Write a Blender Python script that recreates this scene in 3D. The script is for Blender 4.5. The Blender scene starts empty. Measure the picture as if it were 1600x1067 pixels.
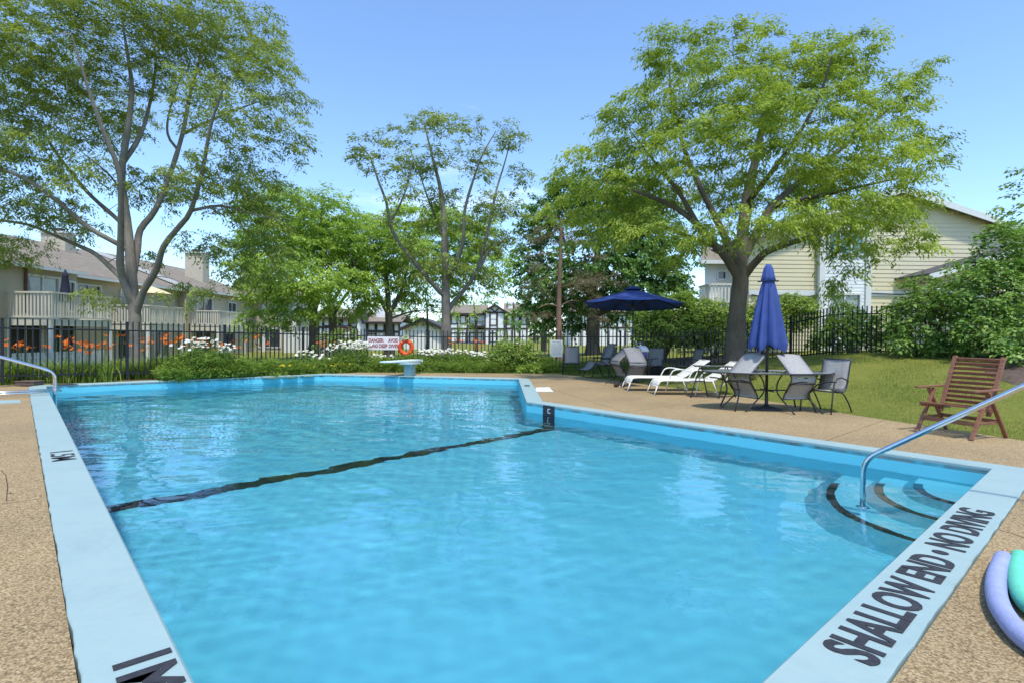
import bpy, bmesh, math, random
import numpy as np
from mathutils import Vector, Matrix, noise as mnoise

random.seed(7)
RNG = np.random.default_rng(7)
SC = bpy.context.scene
COL = SC.collection
R_ = math.radians

# ------------------------------------------------------------------ camera, sky, sun, exposure
FPX, CXP, CYP, CAMH = 862.0, 800.0, 533.5, 1.35
cam_d = bpy.data.cameras.new("camera")
cam = bpy.data.objects.new("camera", cam_d)
COL.objects.link(cam)
cam_d.sensor_width = 36.0
cam_d.sensor_fit = 'HORIZONTAL'
cam_d.lens = FPX / 1600.0 * 36.0
cam_d.clip_start = 0.05
cam_d.clip_end = 3000.0
CAMR = Matrix.Rotation(R_(90 - 0.68), 3, 'X') @ Matrix.Rotation(R_(0.52), 3, 'Z')
cam.matrix_world = Matrix.Translation((0, 0, CAMH)) @ CAMR.to_4x4()
SC.camera = cam

SUN_EL, SUN_AZ = 67.0, 165.0      # elevation, azimuth measured from +Y towards +X
world = bpy.data.worlds.new("World")
SC.world = world
world.use_nodes = True
wn, wl = world.node_tree.nodes, world.node_tree.links
wn.clear()
w_out = wn.new("ShaderNodeOutputWorld")
w_bg = wn.new("ShaderNodeBackground")
w_sky = wn.new("ShaderNodeTexSky")
w_sky.sky_type = 'NISHITA'
w_sky.sun_disc = False
w_sky.sun_elevation = R_(SUN_EL)
w_sky.sun_rotation = R_(SUN_AZ)
w_sky.altitude = 80
w_sky.air_density = 1.0
w_sky.dust_density = 0.6
w_sky.ozone_density = 2.5
w_bg.inputs['Strength'].default_value = 0.143
# thin high cloud veils over the blue
w_tc = wn.new("ShaderNodeTexCoord")
w_map = wn.new("ShaderNodeMapping")
w_map.inputs['Scale'].default_value = (1.3, 1.3, 4.2)
w_no = wn.new("ShaderNodeTexNoise")
w_no.inputs['Scale'].default_value = 1.7
w_no.inputs['Detail'].default_value = 7
w_no.inputs['Roughness'].default_value = 0.55
w_no.inputs['Distortion'].default_value = 0.5
w_rmp = wn.new("ShaderNodeMapRange")
w_rmp.inputs['From Min'].default_value = 0.58
w_rmp.inputs['From Max'].default_value = 0.80
w_rmp.inputs['To Max'].default_value = 0.5
w_mix = wn.new("ShaderNodeMixRGB")
w_mix.inputs['Color2'].default_value = (7.2, 7.6, 8.2, 1)
w_gain = wn.new("ShaderNodeMixRGB")
w_gain.blend_type = 'MULTIPLY'
w_gain.inputs['Fac'].default_value = 1.0
w_gain.inputs['Color2'].default_value = (0.87, 0.98, 1.09, 1)
wl.new(w_tc.outputs['Generated'], w_map.inputs['Vector'])
wl.new(w_map.outputs['Vector'], w_no.inputs['Vector'])
wl.new(w_no.outputs['Fac'], w_rmp.inputs['Value'])
wl.new(w_rmp.outputs['Result'], w_mix.inputs['Fac'])
wl.new(w_sky.outputs['Color'], w_gain.inputs['Color1'])
wl.new(w_gain.outputs['Color'], w_mix.inputs['Color1'])
wl.new(w_mix.outputs['Color'], w_bg.inputs['Color'])
wl.new(w_bg.outputs['Background'], w_out.inputs['Surface'])

sun_d = bpy.data.lights.new("sun", 'SUN')
sun_d.energy = 2.15
sun_d.angle = R_(4.0)
sun_d.color = (1.0, 0.95, 0.86)
sun_d.cycles.is_caustics_light = True
sun = bpy.data.objects.new("sun", sun_d)
COL.objects.link(sun)
_az, _el = R_(SUN_AZ), R_(SUN_EL)
sun_dir = Vector((math.sin(_az) * math.cos(_el), math.cos(_az) * math.cos(_el), math.sin(_el)))
sun.rotation_euler = (-sun_dir).to_track_quat('-Z', 'Y').to_euler()
sun.location = (-6, -8, 20)

vs = SC.view_settings
vs.view_transform = 'Standard'
vs.look = 'None'
vs.exposure = 0.95
vs.gamma = 1.0
vs.use_curve_mapping = False
SC.render.engine = 'CYCLES'
cy = SC.cycles
cy.max_bounces = 14
cy.diffuse_bounces = 6
cy.glossy_bounces = 4
cy.transmission_bounces = 8
cy.transparent_max_bounces = 12
cy.caustics_refractive = True
cy.caustics_reflective = False
cy.use_denoising = True

# ------------------------------------------------------------------ measuring helpers
def ray(x, y):
    return CAMR @ Vector(((x - CXP) / FPX, -(y - CYP) / FPX, -1.0))
def gnd(x, y, z=0.0):
    d = ray(x, y); t = (z - CAMH) / d.z
    return Vector((d.x * t, d.y * t, z))
def at(x, y, Y):
    d = ray(x, y); t = Y / d.y
    return Vector((d.x * t, Y, CAMH + d.z * t))

# ------------------------------------------------------------------ mesh helpers
class MB:
    def __init__(s): s.v = []; s.f = []; s.m = []
    def add(s, vs_, fs, m=0):
        o = len(s.v); s.v.extend([tuple(p) for p in vs_])
        for f in fs: s.f.append([i + o for i in f]); s.m.append(m)
        return s
    def box(s, c, sz, rz=0.0, M=None, m=0):
        hx, hy, hz = sz[0] / 2, sz[1] / 2, sz[2] / 2
        P = [Vector((sx * hx, sy * hy, sz_ * hz)) for sz_ in (-1, 1) for sy in (-1, 1) for sx in (-1, 1)]
        T = M if M is not None else Matrix.Rotation(rz, 3, 'Z')
        P = [T @ p + Vector(c) for p in P]
        return s.add(P, [(0, 2, 3, 1), (4, 5, 7, 6), (0, 1, 5, 4), (2, 6, 7, 3), (0, 4, 6, 2), (1, 3, 7, 5)], m)
    def bar(s, p0, p1, w, h, up=(0, 0, 1), m=0):
        p0 = Vector(p0); p1 = Vector(p1); d = p1 - p0; L = d.length
        if L < 1e-6: return s
        d /= L; up = Vector(up)
        if abs(d.dot(up)) > 0.99: up = Vector((0, 1, 0)) if abs(d.y) < 0.9 else Vector((1, 0, 0))
        x = d.cross(up).normalized(); z = x.cross(d)
        M = Matrix((x, d, z)).transposed()
        return s.box((p0 + p1) / 2, (w, L, h), M=M, m=m)
    def tube(s, pts, r, n=8, closed=False, caps=True, m=0):
        pts = [Vector(p) for p in pts]
        k = len(pts); rr = r if hasattr(r, '__len__') else [r] * k
        t0 = (pts[1] - pts[0]).normalized()
        ref = Vector((0, 0, 1)) if abs(t0.z) < 0.9 else Vector((1, 0, 0))
        nx = t0.cross(ref).normalized(); o = len(s.v); tp = t0
        for i, p in enumerate(pts):
            if closed: t = (pts[(i + 1) % k] - pts[i - 1]).normalized()
            else: t = (pts[min(i + 1, k - 1)] - pts[max(i - 1, 0)])
            t = t.normalized() if t.length > 1e-9 else tp
            nx = nx - t * nx.dot(t)
            nx = nx.normalized() if nx.length > 1e-6 else t.orthogonal().normalized()
            ny = t.cross(nx); tp = t
            for j in range(n):
                a = 2 * math.pi * j / n
                s.v.append(tuple(p + (nx * math.cos(a) + ny * math.sin(a)) * rr[i]))
        kk = k if closed else k - 1
        for i in range(kk):
            for j in range(n):
                a = o + i * n + j; b = o + i * n + (j + 1) % n
                c = o + ((i + 1) % k) * n + (j + 1) % n; d = o + ((i + 1) % k) * n + j
                s.f.append([a, b, c, d]); s.m.append(m)
        if caps and not closed:
            s.f.append([o + j for j in range(n)][::-1]); s.m.append(m)
            s.f.append([o + (k - 1) * n + j for j in range(n)]); s.m.append(m)
        return s
    def lathe(s, prof, n=16, c=(0, 0, 0), m=0, fn=None):
        o = len(s.v); c = Vector(c)
        for i, (r, z) in enumerate(prof):
            for j in range(n):
                a = 2 * math.pi * j / n
                r2 = r * (fn(a, i) if fn else 1)
                s.v.append(tuple(c + Vector((r2 * math.cos(a), r2 * math.sin(a), z))))
        for i in range(len(prof) - 1):
            for j in range(n):
                s.f.append([o + i * n + j, o + i * n + (j + 1) % n, o + (i + 1) * n + (j + 1) % n, o + (i + 1) * n + j]); s.m.append(m)
        return s
    def prism(s, poly, z0, z1, m=0):
        n = len(poly)
        P = [(p[0], p[1], z0) for p in poly] + [(p[0], p[1], z1) for p in poly]
        F = [list(range(n))[::-1], list(range(n, 2 * n))] + [[i, (i + 1) % n, n + (i + 1) % n, n + i] for i in range(n)]
        return s.add(P, F, m)
    def sheet(s, rows, m=0):      # rows of equal length -> quad strip grid
        o = len(s.v); k = len(rows[0])
        for r in rows: s.v.extend([tuple(p) for p in r])
        for i in range(len(rows) - 1):
            for j in range(k - 1):
                s.f.append([o + i * k + j, o + i * k + j + 1, o + (i + 1) * k + j + 1, o + (i + 1) * k + j]); s.m.append(m)
        return s
    def build(s, name, mats, parent=None, smooth=False, world=False, bevel=0, solid=0, kind=None, auto=False):
        me = bpy.data.meshes.new(name)
        org = Vector((0, 0, 0))
        if world:
            p = parent
            while p is not None: org += p.location; p = p.parent
        me.from_pydata([tuple(Vector(v) - org) for v in s.v] if world else s.v, [], s.f)
        mats = mats if isinstance(mats, (list, tuple)) else [mats]
        for m in mats: me.materials.append(m)
        if len(mats) > 1: me.polygons.foreach_set('material_index', s.m)
        if solid:
            bm = bmesh.new(); bm.from_mesh(me)
            bmesh.ops.solidify(bm, geom=bm.faces[:], thickness=solid); bm.to_mesh(me); bm.free()
        if bevel:
            bm = bmesh.new(); bm.from_mesh(me)
            bmesh.ops.recalc_face_normals(bm, faces=bm.faces)
            es = [e for e in bm.edges if len(e.link_faces) == 2 and e.calc_face_angle(0) > 0.6]
            bmesh.ops.bevel(bm, geom=es, offset=bevel, segments=2, profile=0.5, affect='EDGES', clamp_overlap=True)
            bm.to_mesh(me); bm.free()
        if smooth: me.polygons.foreach_set('use_smooth', [True] * len(me.polygons))
        me.update()
        if auto:
            me.set_sharp_from_angle(angle=R_(40))
        o = bpy.data.objects.new(name, me); COL.objects.link(o)
        if parent is not None: o.parent = parent
        if kind: o['kind'] = kind
        return o

def npmesh(name, V, Fq, mats, parent=None, world=True, attr=None, kind=None):
    """V (n,3) verts, Fq (m,k) faces all of k corners."""
    V = np.asarray(V, dtype=np.float64)
    if world and parent is not None:
        V = V - np.array(parent.location)[None]
    me = bpy.data.meshes.new(name)
    k = Fq.shape[1]; m = len(Fq)
    me.vertices.add(len(V)); me.vertices.foreach_set('co', V.astype(np.float32).ravel())
    me.loops.add(m * k); me.loops.foreach_set('vertex_index', Fq.astype(np.int32).ravel())
    me.polygons.add(m)
    me.polygons.foreach_set('loop_start', np.arange(0, m * k, k, dtype=np.int32))
    me.polygons.foreach_set('loop_total', np.full(m, k, dtype=np.int32))
    me.update(calc_edges=True)
    if attr is not None:
        a = me.attributes.new('tint', 'FLOAT', 'POINT'); a.data.foreach_set('value', attr.astype(np.float32))
    me.materials.append(mats)
    o = bpy.data.objects.new(name, me); COL.objects.link(o)
    if parent is not None: o.parent = parent
    if kind: o['kind'] = kind
    return o

def thing(name, label, cat, loc=(0, 0, 0), rz=0.0, group=None):
    o = bpy.data.objects.new(name, None); COL.objects.link(o)
    o.location = loc; o.rotation_euler = (0, 0, rz)
    o.empty_display_size = 0.2
    o['label'] = label; o['category'] = cat
    if group: o['group'] = group
    return o
def tag(o, label, cat, group=None):
    o['label'] = label; o['category'] = cat
    if group: o['group'] = group
    return o
def kids(o): return [c for c in bpy.data.objects if c.parent == o]
def copy_tree(o, parent=None):
    c = o.copy(); COL.objects.link(c)
    if parent is not None: c.parent = parent
    for ch in kids(o): copy_tree(ch, c)
    return c
def place(o, loc, rz=0.0, label=None, group=None, rot=None):
    o.location = loc; o.rotation_euler = rot if rot is not None else (0, 0, rz)
    if label: o['label'] = label
    if group: o['group'] = group
    return o
def catmull(pts, step=0.25):
    pts = [Vector(p) for p in pts]
    if len(pts) < 3:
        n = max(1, int((pts[1] - pts[0]).length / step)); return [pts[0].lerp(pts[1], i / n) for i in range(n + 1)]
    P = [2 * pts[0] - pts[1]] + pts + [2 * pts[-1] - pts[-2]]
    out = []
    for i in range(1, len(P) - 2):
        n = max(1, int((P[i + 1] - P[i]).length / step))
        for k in range(n):
            t = k / n
            out.append(0.5 * ((2 * P[i]) + (P[i + 1] - P[i - 1]) * t + (2 * P[i - 1] - 5 * P[i] + 4 * P[i + 1] - P[i + 2]) * t * t
                              + (-P[i - 1] + 3 * P[i] - 3 * P[i + 1] + P[i + 2]) * t ** 3))
    out.append(pts[-1])
    return out

# ------------------------------------------------------------------ materials
def new_mat(name):
    m = bpy.data.materials.new(name); m.use_nodes = True
    nt = m.node_tree; b = nt.nodes['Principled BSDF']
    return m, nt, b
def ramp(nt, fac, stops):
    r = nt.nodes.new('ShaderNodeValToRGB')
    e = r.color_ramp.elements
    while len(e) < len(stops): e.new(0.5)
    for i, (p, c) in enumerate(stops):
        e[i].position = p; e[i].color = (*c, 1)
    nt.links.new(fac, r.inputs['Fac'])
    return r.outputs['Color']
def noise_n(nt, scale, detail=4, rough=0.55, vec=None, dist=0.0):
    n = nt.nodes.new('ShaderNodeTexNoise')
    n.inputs['Scale'].default_value = scale; n.inputs['Detail'].default_value = detail
    n.inputs['Roughness'].default_value = rough; n.inputs['Distortion'].default_value = dist
    if vec is not None: nt.links.new(vec, n.inputs['Vector'])
    return n
def objvec(nt, scale=(1, 1, 1)):
    tc = nt.nodes.new('ShaderNodeTexCoord'); mp = nt.nodes.new('ShaderNodeMapping')
    mp.inputs['Scale'].default_value = scale
    nt.links.new(tc.outputs['Object'], mp.inputs['Vector'])
    return mp.outputs['Vector']
def mixc(nt, fac, a, b, mode='MIX'):
    n = nt.nodes.new('ShaderNodeMixRGB'); n.blend_type = mode
    for k, v in (('Fac', fac), ('Color1', a), ('Color2', b)):
        if isinstance(v, (int, float)): n.inputs[k].default_value = v
        elif isinstance(v, tuple): n.inputs[k].default_value = (*v, 1)
        else: nt.links.new(v, n.inputs[k])
    return n.outputs['Color']
def bump_n(nt, h, strength, dist, b):
    n = nt.nodes.new('ShaderNodeBump'); n.inputs['Strength'].default_value = strength; n.inputs['Distance'].default_value = dist
    nt.links.new(h, n.inputs['Height']); nt.links.new(n.outputs['Normal'], b.inputs['Normal'])
    return n
def simple(name, col, rough=0.5, metal=0.0, var=0.15, nscale=6.0, bump=0.0, bscale=80.0, stretch=(1, 1, 1), spec=0.5):
    m, nt, b = new_mat(name)
    v = objvec(nt, stretch)
    n = noise_n(nt, nscale, 5, 0.6, v)
    lo = tuple(c * (1 - var) for c in col); hi = tuple(min(1, c * (1 + var)) for c in col)
    c = ramp(nt, n.outputs['Fac'], [(0.3, lo), (0.7, hi)])
    nt.links.new(c, b.inputs['Base Color'])
    b.inputs['Roughness'].default_value = rough; b.inputs['Metallic'].default_value = metal
    b.inputs['Specular IOR Level'].default_value = spec
    if bump:
        bn = noise_n(nt, bscale, 4, 0.6, v); bump_n(nt, bn.outputs['Fac'], bump, 0.01, b)
    return m

M = {}
M['iron'] = simple('black painted iron', (0.007, 0.007, 0.008), 0.5, 0, 0.3, 30)
M['steel'] = simple('polished stainless tube', (0.72, 0.73, 0.74), 0.16, 1.0, 0.06, 20)
M['frame'] = simple('dark bronze powder coat', (0.045, 0.042, 0.045), 0.4, 0.2, 0.2, 30)
M['sling'] = simple('grey woven sling', (0.21, 0.208, 0.205), 0.75, 0, 0.12, 25, 0.5, 420, (1, 1, 1))
M['sling_lt'] = simple('lighter grey sling', (0.34, 0.33, 0.31), 0.75, 0, 0.12, 25, 0.5, 420)  # a paler grey than the other sling
M['white_sling'] = simple('cream sling', (0.72, 0.69, 0.60), 0.7, 0, 0.06, 10, 0.4, 420)
M['white_frame'] = simple('cream powder coat', (0.74, 0.72, 0.66), 0.4, 0, 0.05, 20)
M['umbrella'] = simple('royal blue canvas', (0.018, 0.050, 0.23), 0.85, 0, 0.15, 3, 0.25, 200)
M['umbrella_faded'] = simple('sun faded blue canvas', (0.036, 0.070, 0.25), 0.85, 0, 0.18, 4, 0.25, 200)
M['navy'] = simple('navy cloth', (0.02, 0.024, 0.05), 0.85, 0, 0.2, 5)
M['white_paint'] = simple('white painted wood', (0.72, 0.72, 0.70), 0.5, 0, 0.06, 8)
M['trim'] = simple('off white trim', (0.66, 0.67, 0.66), 0.5, 0, 0.05, 8)
M['balcony'] = simple('cream painted balcony wood', (0.62, 0.59, 0.50), 0.6, 0, 0.08, 6)
M['wood'] = simple('oiled red hardwood', (0.235, 0.10, 0.056), 0.5, 0, 0.35, 9, 0.3, 60, (1, 1, 6))
M['orange'] = simple('orange ring plastic', (0.72, 0.075, 0.012), 0.45, 0, 0.12, 6)
M['rope'] = simple('pale yellow rope', (0.62, 0.58, 0.30), 0.85, 0, 0.15, 60)
M['black_plastic'] = simple('black plastic', (0.012, 0.013, 0.014), 0.4, 0, 0.2, 20)
M['brown_mat'] = simple('brown rubber', (0.12, 0.085, 0.065), 0.85, 0, 0.2, 20)
M['noodle_purple'] = simple('lavender foam', (0.29, 0.33, 0.56), 0.8, 0, 0.1, 14, 0.35, 90)
M['noodle_green'] = simple('mint foam', (0.12, 0.56, 0.38), 0.8, 0, 0.1, 14, 0.35, 90)
M['purple'] = simple('purple nylon', (0.14, 0.10, 0.36), 0.6, 0, 0.25, 18)
M['pale_cloth'] = simple('white towel', (0.78, 0.77, 0.80), 0.9, 0, 0.08, 20)
M['leather'] = simple('brown sandal leather', (0.06, 0.03, 0.022), 0.6, 0, 0.3, 30)
M['timber'] = simple('dark stained timber', (0.035, 0.024, 0.02), 0.7, 0, 0.25, 4)
M['stucco'] = simple('white stucco', (0.78, 0.78, 0.76), 0.9, 0, 0.05, 3, 0.3, 30)
M['brown_fence'] = simple('brown deck boards', (0.12, 0.055, 0.045), 0.8, 0, 0.25, 5)
M['dark_interior'] = simple('dark interior', (0.02, 0.02, 0.022), 0.6)  # near-black colour stands in for the unlit rooms behind the patio doors
M['mulch'] = simple('bark mulch', (0.10, 0.065, 0.045), 0.95, 0, 0.5, 14, 0.8, 30)
M['brick_chimney'] = simple('beige stucco chimney', (0.52, 0.46, 0.35), 0.85, 0, 0.1, 6)
M['glass_top'] = simple('table glass', (0.35, 0.40, 0.40), 0.08, 0, 0.05, 10)
M['concrete_base'] = simple('joint mortar', (0.20, 0.165, 0.13), 0.9, 0, 0.2, 10)
M['paint_black'] = simple('worn black paint', (0.028, 0.028, 0.034), 0.65, 0, 0.35, 30)
M['red_letter'] = simple('faded red lettering', (0.30, 0.045, 0.06), 0.6, 0, 0.2, 20)
M['sign_white'] = simple('weathered sign board', (0.74, 0.70, 0.69), 0.5, 0, 0.06, 12)
M['paper'] = simple('laminated notice', (0.66, 0.68, 0.65), 0.4, 0, 0.05, 12)
M['grey_text'] = simple('grey print', (0.10, 0.12, 0.12), 0.6, 0, 0.1, 12)
M['board_white'] = simple('diving board top', (0.70, 0.80, 0.80), 0.6, 0, 0.06, 12)

def coping_mat():
    m, nt, b = new_mat('pale blue pool paint')
    v = objvec(nt)
    n1 = noise_n(nt, 1.3, 5, 0.6, v); n2 = noise_n(nt, 26, 5, 0.6, v); n3 = noise_n(nt, 5.5, 8, 0.72, v)
    c = ramp(nt, n1.outputs['Fac'], [(0.3, (0.287, 0.403, 0.411)), (0.7, (0.326, 0.434, 0.421))])
    c = mixc(nt, 0.25, c, ramp(nt, n2.outputs['Fac'], [(0.3, (0.261, 0.372, 0.384)), (0.75, (0.340, 0.443, 0.372))]))
    chips = ramp(nt, n3.outputs['Fac'], [(0.685, (0, 0, 0)), (0.70, (1, 1, 1))])
    c = mixc(nt, chips, c, (0.30, 0.28, 0.26))
    n4 = noise_n(nt, 2.3, 9, 0.75, v, 0.8)
    c = mixc(nt, 1.0, c, ramp(nt, n4.outputs['Fac'], [(0.50, (1, 1, 1)), (0.72, (0.88, 0.89, 0.89))]), 'MULTIPLY')
    n5 = noise_n(nt, 60, 3, 0.6, v)
    c = mixc(nt, ramp(nt, n5.outputs['Fac'], [(0.74, (0, 0, 0)), (0.76, (.7, .7, .7))]), c, (0.25, 0.27, 0.28))
    nt.links.new(c, b.inputs['Base Color'])
    b.inputs['Roughness'].default_value = 0.55
    bump_n(nt, n2.outputs['Fac'], 0.25, 0.006, b)
    return m
M['coping'] = coping_mat()
def basin_mat():
    m, nt, b = new_mat('pool basin paint')
    v = objvec(nt)
    n1 = noise_n(nt, 0.7, 5, 0.6, v)
    c = ramp(nt, n1.outputs['Fac'], [(0.3, (0.122, 0.552, 0.675)), (0.7, (0.145, 0.599, 0.709))])
    nt.links.new(c, b.inputs['Base Color']); b.inputs['Roughness'].default_value = 0.6
    return m
M['basin'] = basin_mat()
def deck_mat():
    m, nt, b = new_mat('exposed aggregate concrete')
    v = objvec(nt)
    vo = nt.nodes.new('ShaderNodeTexVoronoi'); vo.inputs['Scale'].default_value = 95; nt.links.new(v, vo.inputs['Vector'])
    vo2 = nt.nodes.new('ShaderNodeTexVoronoi'); vo2.inputs['Scale'].default_value = 190; nt.links.new(v, vo2.inputs['Vector'])
    sep = nt.nodes.new('ShaderNodeSeparateColor'); nt.links.new(vo.outputs['Color'], sep.inputs['Color'])
    sep2 = nt.nodes.new('ShaderNodeSeparateColor'); nt.links.new(vo2.outputs['Color'], sep2.inputs['Color'])
    peb = ramp(nt, sep.outputs['Red'], [(0.0, (0.132, 0.085, 0.036)), (0.22, (0.281, 0.195, 0.089)), (0.5, (0.413, 0.298, 0.148)), (0.75, (0.493, 0.371, 0.191)), (1.0, (0.581, 0.478, 0.275))])
    peb2 = ramp(nt, sep2.outputs['Green'], [(0.0, (0.149, 0.097, 0.048)), (0.5, (0.369, 0.268, 0.138)), (1.0, (0.529, 0.412, 0.234))])
    c = mixc(nt, 0.4, peb, peb2)
    gap = ramp(nt, vo.outputs['Distance'], [(0.45, (1, 1, 1)), (0.8, (0.48, 0.44, 0.40))])
    c = mixc(nt, 0.8, c, gap, 'MULTIPLY')
    big = noise_n(nt, 0.55, 6, 0.6, v)
    c = mixc(nt, 1.0, c, ramp(nt, big.outputs['Fac'], [(0.3, (0.78, 0.77, 0.76)), (0.7, (1.10, 1.07, 1.02))]), 'MULTIPLY')
    st = noise_n(nt, 2.6, 8, 0.7, v)
    c = mixc(nt, 1.0, c, ramp(nt, st.outputs['Fac'], [(0.62, (1, 1, 1)), (0.76, (0.66, 0.63, 0.60))]), 'MULTIPLY')
    nt.links.new(c, b.inputs['Base Color']); b.inputs['Roughness'].default_value = 0.85
    inv = nt.nodes.new('ShaderNodeMath'); inv.operation = 'SUBTRACT'; inv.inputs[0].default_value = 1; nt.links.new(vo.outputs['Distance'], inv.inputs[1])
    bump_n(nt, inv.outputs[0], 0.5, 0.003, b)
    return m
M['deck'] = deck_mat()
def lawn_mat():
    m, nt, b = new_mat('lawn turf')
    v = objvec(nt)
    n1 = noise_n(nt, 0.35, 5, 0.6, v); n2 = noise_n(nt, 18, 6, 0.7, v); n3 = noise_n(nt, 2.2, 5, 0.6, v)
    c = ramp(nt, n1.outputs['Fac'], [(0.3, (0.144, 0.176, 0.024)), (0.7, (0.219, 0.231, 0.040))])
    c = mixc(nt, 0.45, c, ramp(nt, n2.outputs['Fac'], [(0.25, (0.069, 0.094, 0.014)), (0.75, (0.300, 0.308, 0.066))]))
    c = mixc(nt, 0.3, c, ramp(nt, n3.outputs['Fac'], [(0.3, (0.125, 0.165, 0.022)), (0.75, (0.312, 0.259, 0.077))]))
    nt.links.new(c, b.inputs['Base Color']); b.inputs['Roughness'].default_value = 0.9; b.inputs['Specular IOR Level'].default_value = 0.15
    bump_n(nt, n2.outputs['Fac'], 0.8, 0.05, b)
    return m
M['lawn'] = lawn_mat()
def bark_mat(name, c0, c1):
    m, nt, b = new_mat(name)
    v = objvec(nt, (7, 7, 1.1))
    n = noise_n(nt, 3.0, 8, 0.65, v, 0.6); v2 = objvec(nt)
    n2 = noise_n(nt, 1.2, 4, 0.6, v2)
    c = ramp(nt, n.outputs['Fac'], [(0.3, c0), (0.7, c1)])
    c = mixc(nt, 0.35, c, ramp(nt, n2.outputs['Fac'], [(0.3, tuple(x * .7 for x in c0)), (0.7, tuple(x * 1.15 for x in c1))]))
    nt.links.new(c, b.inputs['Base Color']); b.inputs['Roughness'].default_value = 0.9
    bump_n(nt, n.outputs['Fac'], 0.8, 0.04, b)
    return m
M['bark'] = bark_mat('grey brown bark', (0.12, 0.10, 0.08), (0.30, 0.265, 0.22))
M['bark_dark'] = bark_mat('dark bark', (0.075, 0.06, 0.045), (0.19, 0.16, 0.125))
M['bark_pine'] = bark_mat('reddish pine bark', (0.15, 0.09, 0.065), (0.34, 0.22, 0.16))
def leaf_mat(name, dark, mid, lite, transl=0.35):
    m, nt, b = new_mat(name)
    geo = nt.nodes.new('ShaderNodeNewGeometry')
    at_ = nt.nodes.new('ShaderNodeAttribute'); at_.attribute_name = 'tint'
    mx = nt.nodes.new('ShaderNodeMath'); mx.operation = 'MULTIPLY_ADD'
    nt.links.new(geo.outputs['Random Per Island'], mx.inputs[0]); mx.inputs[1].default_value = 0.34
    m2 = nt.nodes.new('ShaderNodeMath'); m2.operation = 'MULTIPLY'; m2.inputs[1].default_value = 0.66
    nt.links.new(at_.outputs['Fac'], m2.inputs[0]); nt.links.new(m2.outputs[0], mx.inputs[2])
    c = ramp(nt, mx.outputs[0], [(0.1, dark), (0.5, mid), (0.9, lite)])
    nt.links.new(c, b.inputs['Base Color']); b.inputs['Roughness'].default_value = 0.5
    b.inputs['Specular IOR Level'].default_value = 0.18
    tr = nt.nodes.new('ShaderNodeBsdfTranslucent')
    tc = mixc(nt, 1.0, c, (1.1, 1.15, 0.6), 'MULTIPLY'); nt.links.new(tc, tr.inputs['Color'])
    ms = nt.nodes.new('ShaderNodeMixShader'); ms.inputs['Fac'].default_value = transl
    nt.links.new(b.outputs['BSDF'], ms.inputs[1]); nt.links.new(tr.outputs['BSDF'], ms.inputs[2])
    nt.links.new(ms.outputs['Shader'], nt.nodes['Material Output'].inputs['Surface'])
    return m
M['locust'] = leaf_mat('honey locust leaf', (0.138, 0.212, 0.038), (0.292, 0.383, 0.064), (0.490, 0.567, 0.106), 0.42)
M['locust_olive'] = leaf_mat('olive locust leaf', (0.134, 0.189, 0.047), (0.259, 0.328, 0.072), (0.411, 0.468, 0.108), 0.4)
M['maple'] = leaf_mat('maple leaf', (0.072, 0.158, 0.052), (0.133, 0.262, 0.076), (0.245, 0.374, 0.114), 0.3)
M['bright'] = leaf_mat('bright tree leaf', (0.175, 0.286, 0.054), (0.338, 0.477, 0.092), (0.502, 0.641, 0.148), 0.42)
M['shrub'] = leaf_mat('viburnum leaf', (0.104, 0.196, 0.053), (0.188, 0.323, 0.077), (0.355, 0.490, 0.133), 0.3)
M['hedge'] = leaf_mat('hedge leaf', (0.127, 0.217, 0.046), (0.252, 0.365, 0.078), (0.444, 0.528, 0.143), 0.35)
M['needle'] = leaf_mat('pine needle', (0.107, 0.108, 0.065), (0.199, 0.180, 0.110), (0.307, 0.244, 0.164), 0.25)
M['herb'] = leaf_mat('perennial leaf', (0.108, 0.184, 0.032), (0.227, 0.335, 0.065), (0.367, 0.464, 0.108), 0.4)
M['grassblade'] = leaf_mat('grass blade', (0.080, 0.131, 0.028), (0.155, 0.222, 0.052), (0.257, 0.318, 0.103), 0.35)
M['petal_white'] = leaf_mat('daisy petal', (0.72, 0.72, 0.68), (0.80, 0.80, 0.77), (0.86, 0.86, 0.83), 0.2)
M['petal_orange'] = leaf_mat('daylily petal', (0.55, 0.10, 0.012), (0.72, 0.17, 0.02), (0.80, 0.27, 0.04), 0.25)
M['petal_yellow'] = leaf_mat('yellow petal', (0.65, 0.50, 0.03), (0.75, 0.62, 0.05), (0.80, 0.70, 0.10), 0.25)

def roof_mat(name, c0, c1):
    m, nt, b = new_mat(name)
    v = objvec(nt)
    br = nt.nodes.new('ShaderNodeTexBrick'); br.inputs['Scale'].default_value = 1.0
    br.inputs['Brick Width'].default_value = 0.32; br.inputs['Row Height'].default_value = 0.14; br.inputs['Mortar Size'].default_value = 0.006
    br.inputs['Color1'].default_value = (*c0, 1); br.inputs['Color2'].default_value = (*c1, 1); br.inputs['Mortar'].default_value = (*[x * .5 for x in c0], 1)
    sx = nt.nodes.new('ShaderNodeSeparateXYZ'); nt.links.new(v, sx.inputs[0])
    ad = nt.nodes.new('ShaderNodeMath'); ad.operation = 'ADD'; nt.links.new(sx.outputs[0], ad.inputs[0]); nt.links.new(sx.outputs[1], ad.inputs[1])
    cb = nt.nodes.new('ShaderNodeCombineXYZ'); nt.links.new(ad.outputs[0], cb.inputs[0]); nt.links.new(sx.outputs[2], cb.inputs[1])
    nt.links.new(cb.outputs[0], br.inputs['Vector'])
    n = noise_n(nt, 1.5, 5, 0.6, v)
    c = mixc(nt, 0.6, br.outputs['Color'], ramp(nt, n.outputs['Fac'], [(0.3, c0), (0.7, c1)]))
    nt.links.new(c, b.inputs['Base Color']); b.inputs['Roughness'].default_value = 0.95
    return m
M['roof'] = roof_mat('brown asphalt shingles', (0.185, 0.15, 0.112), (0.27, 0.23, 0.175))
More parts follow.
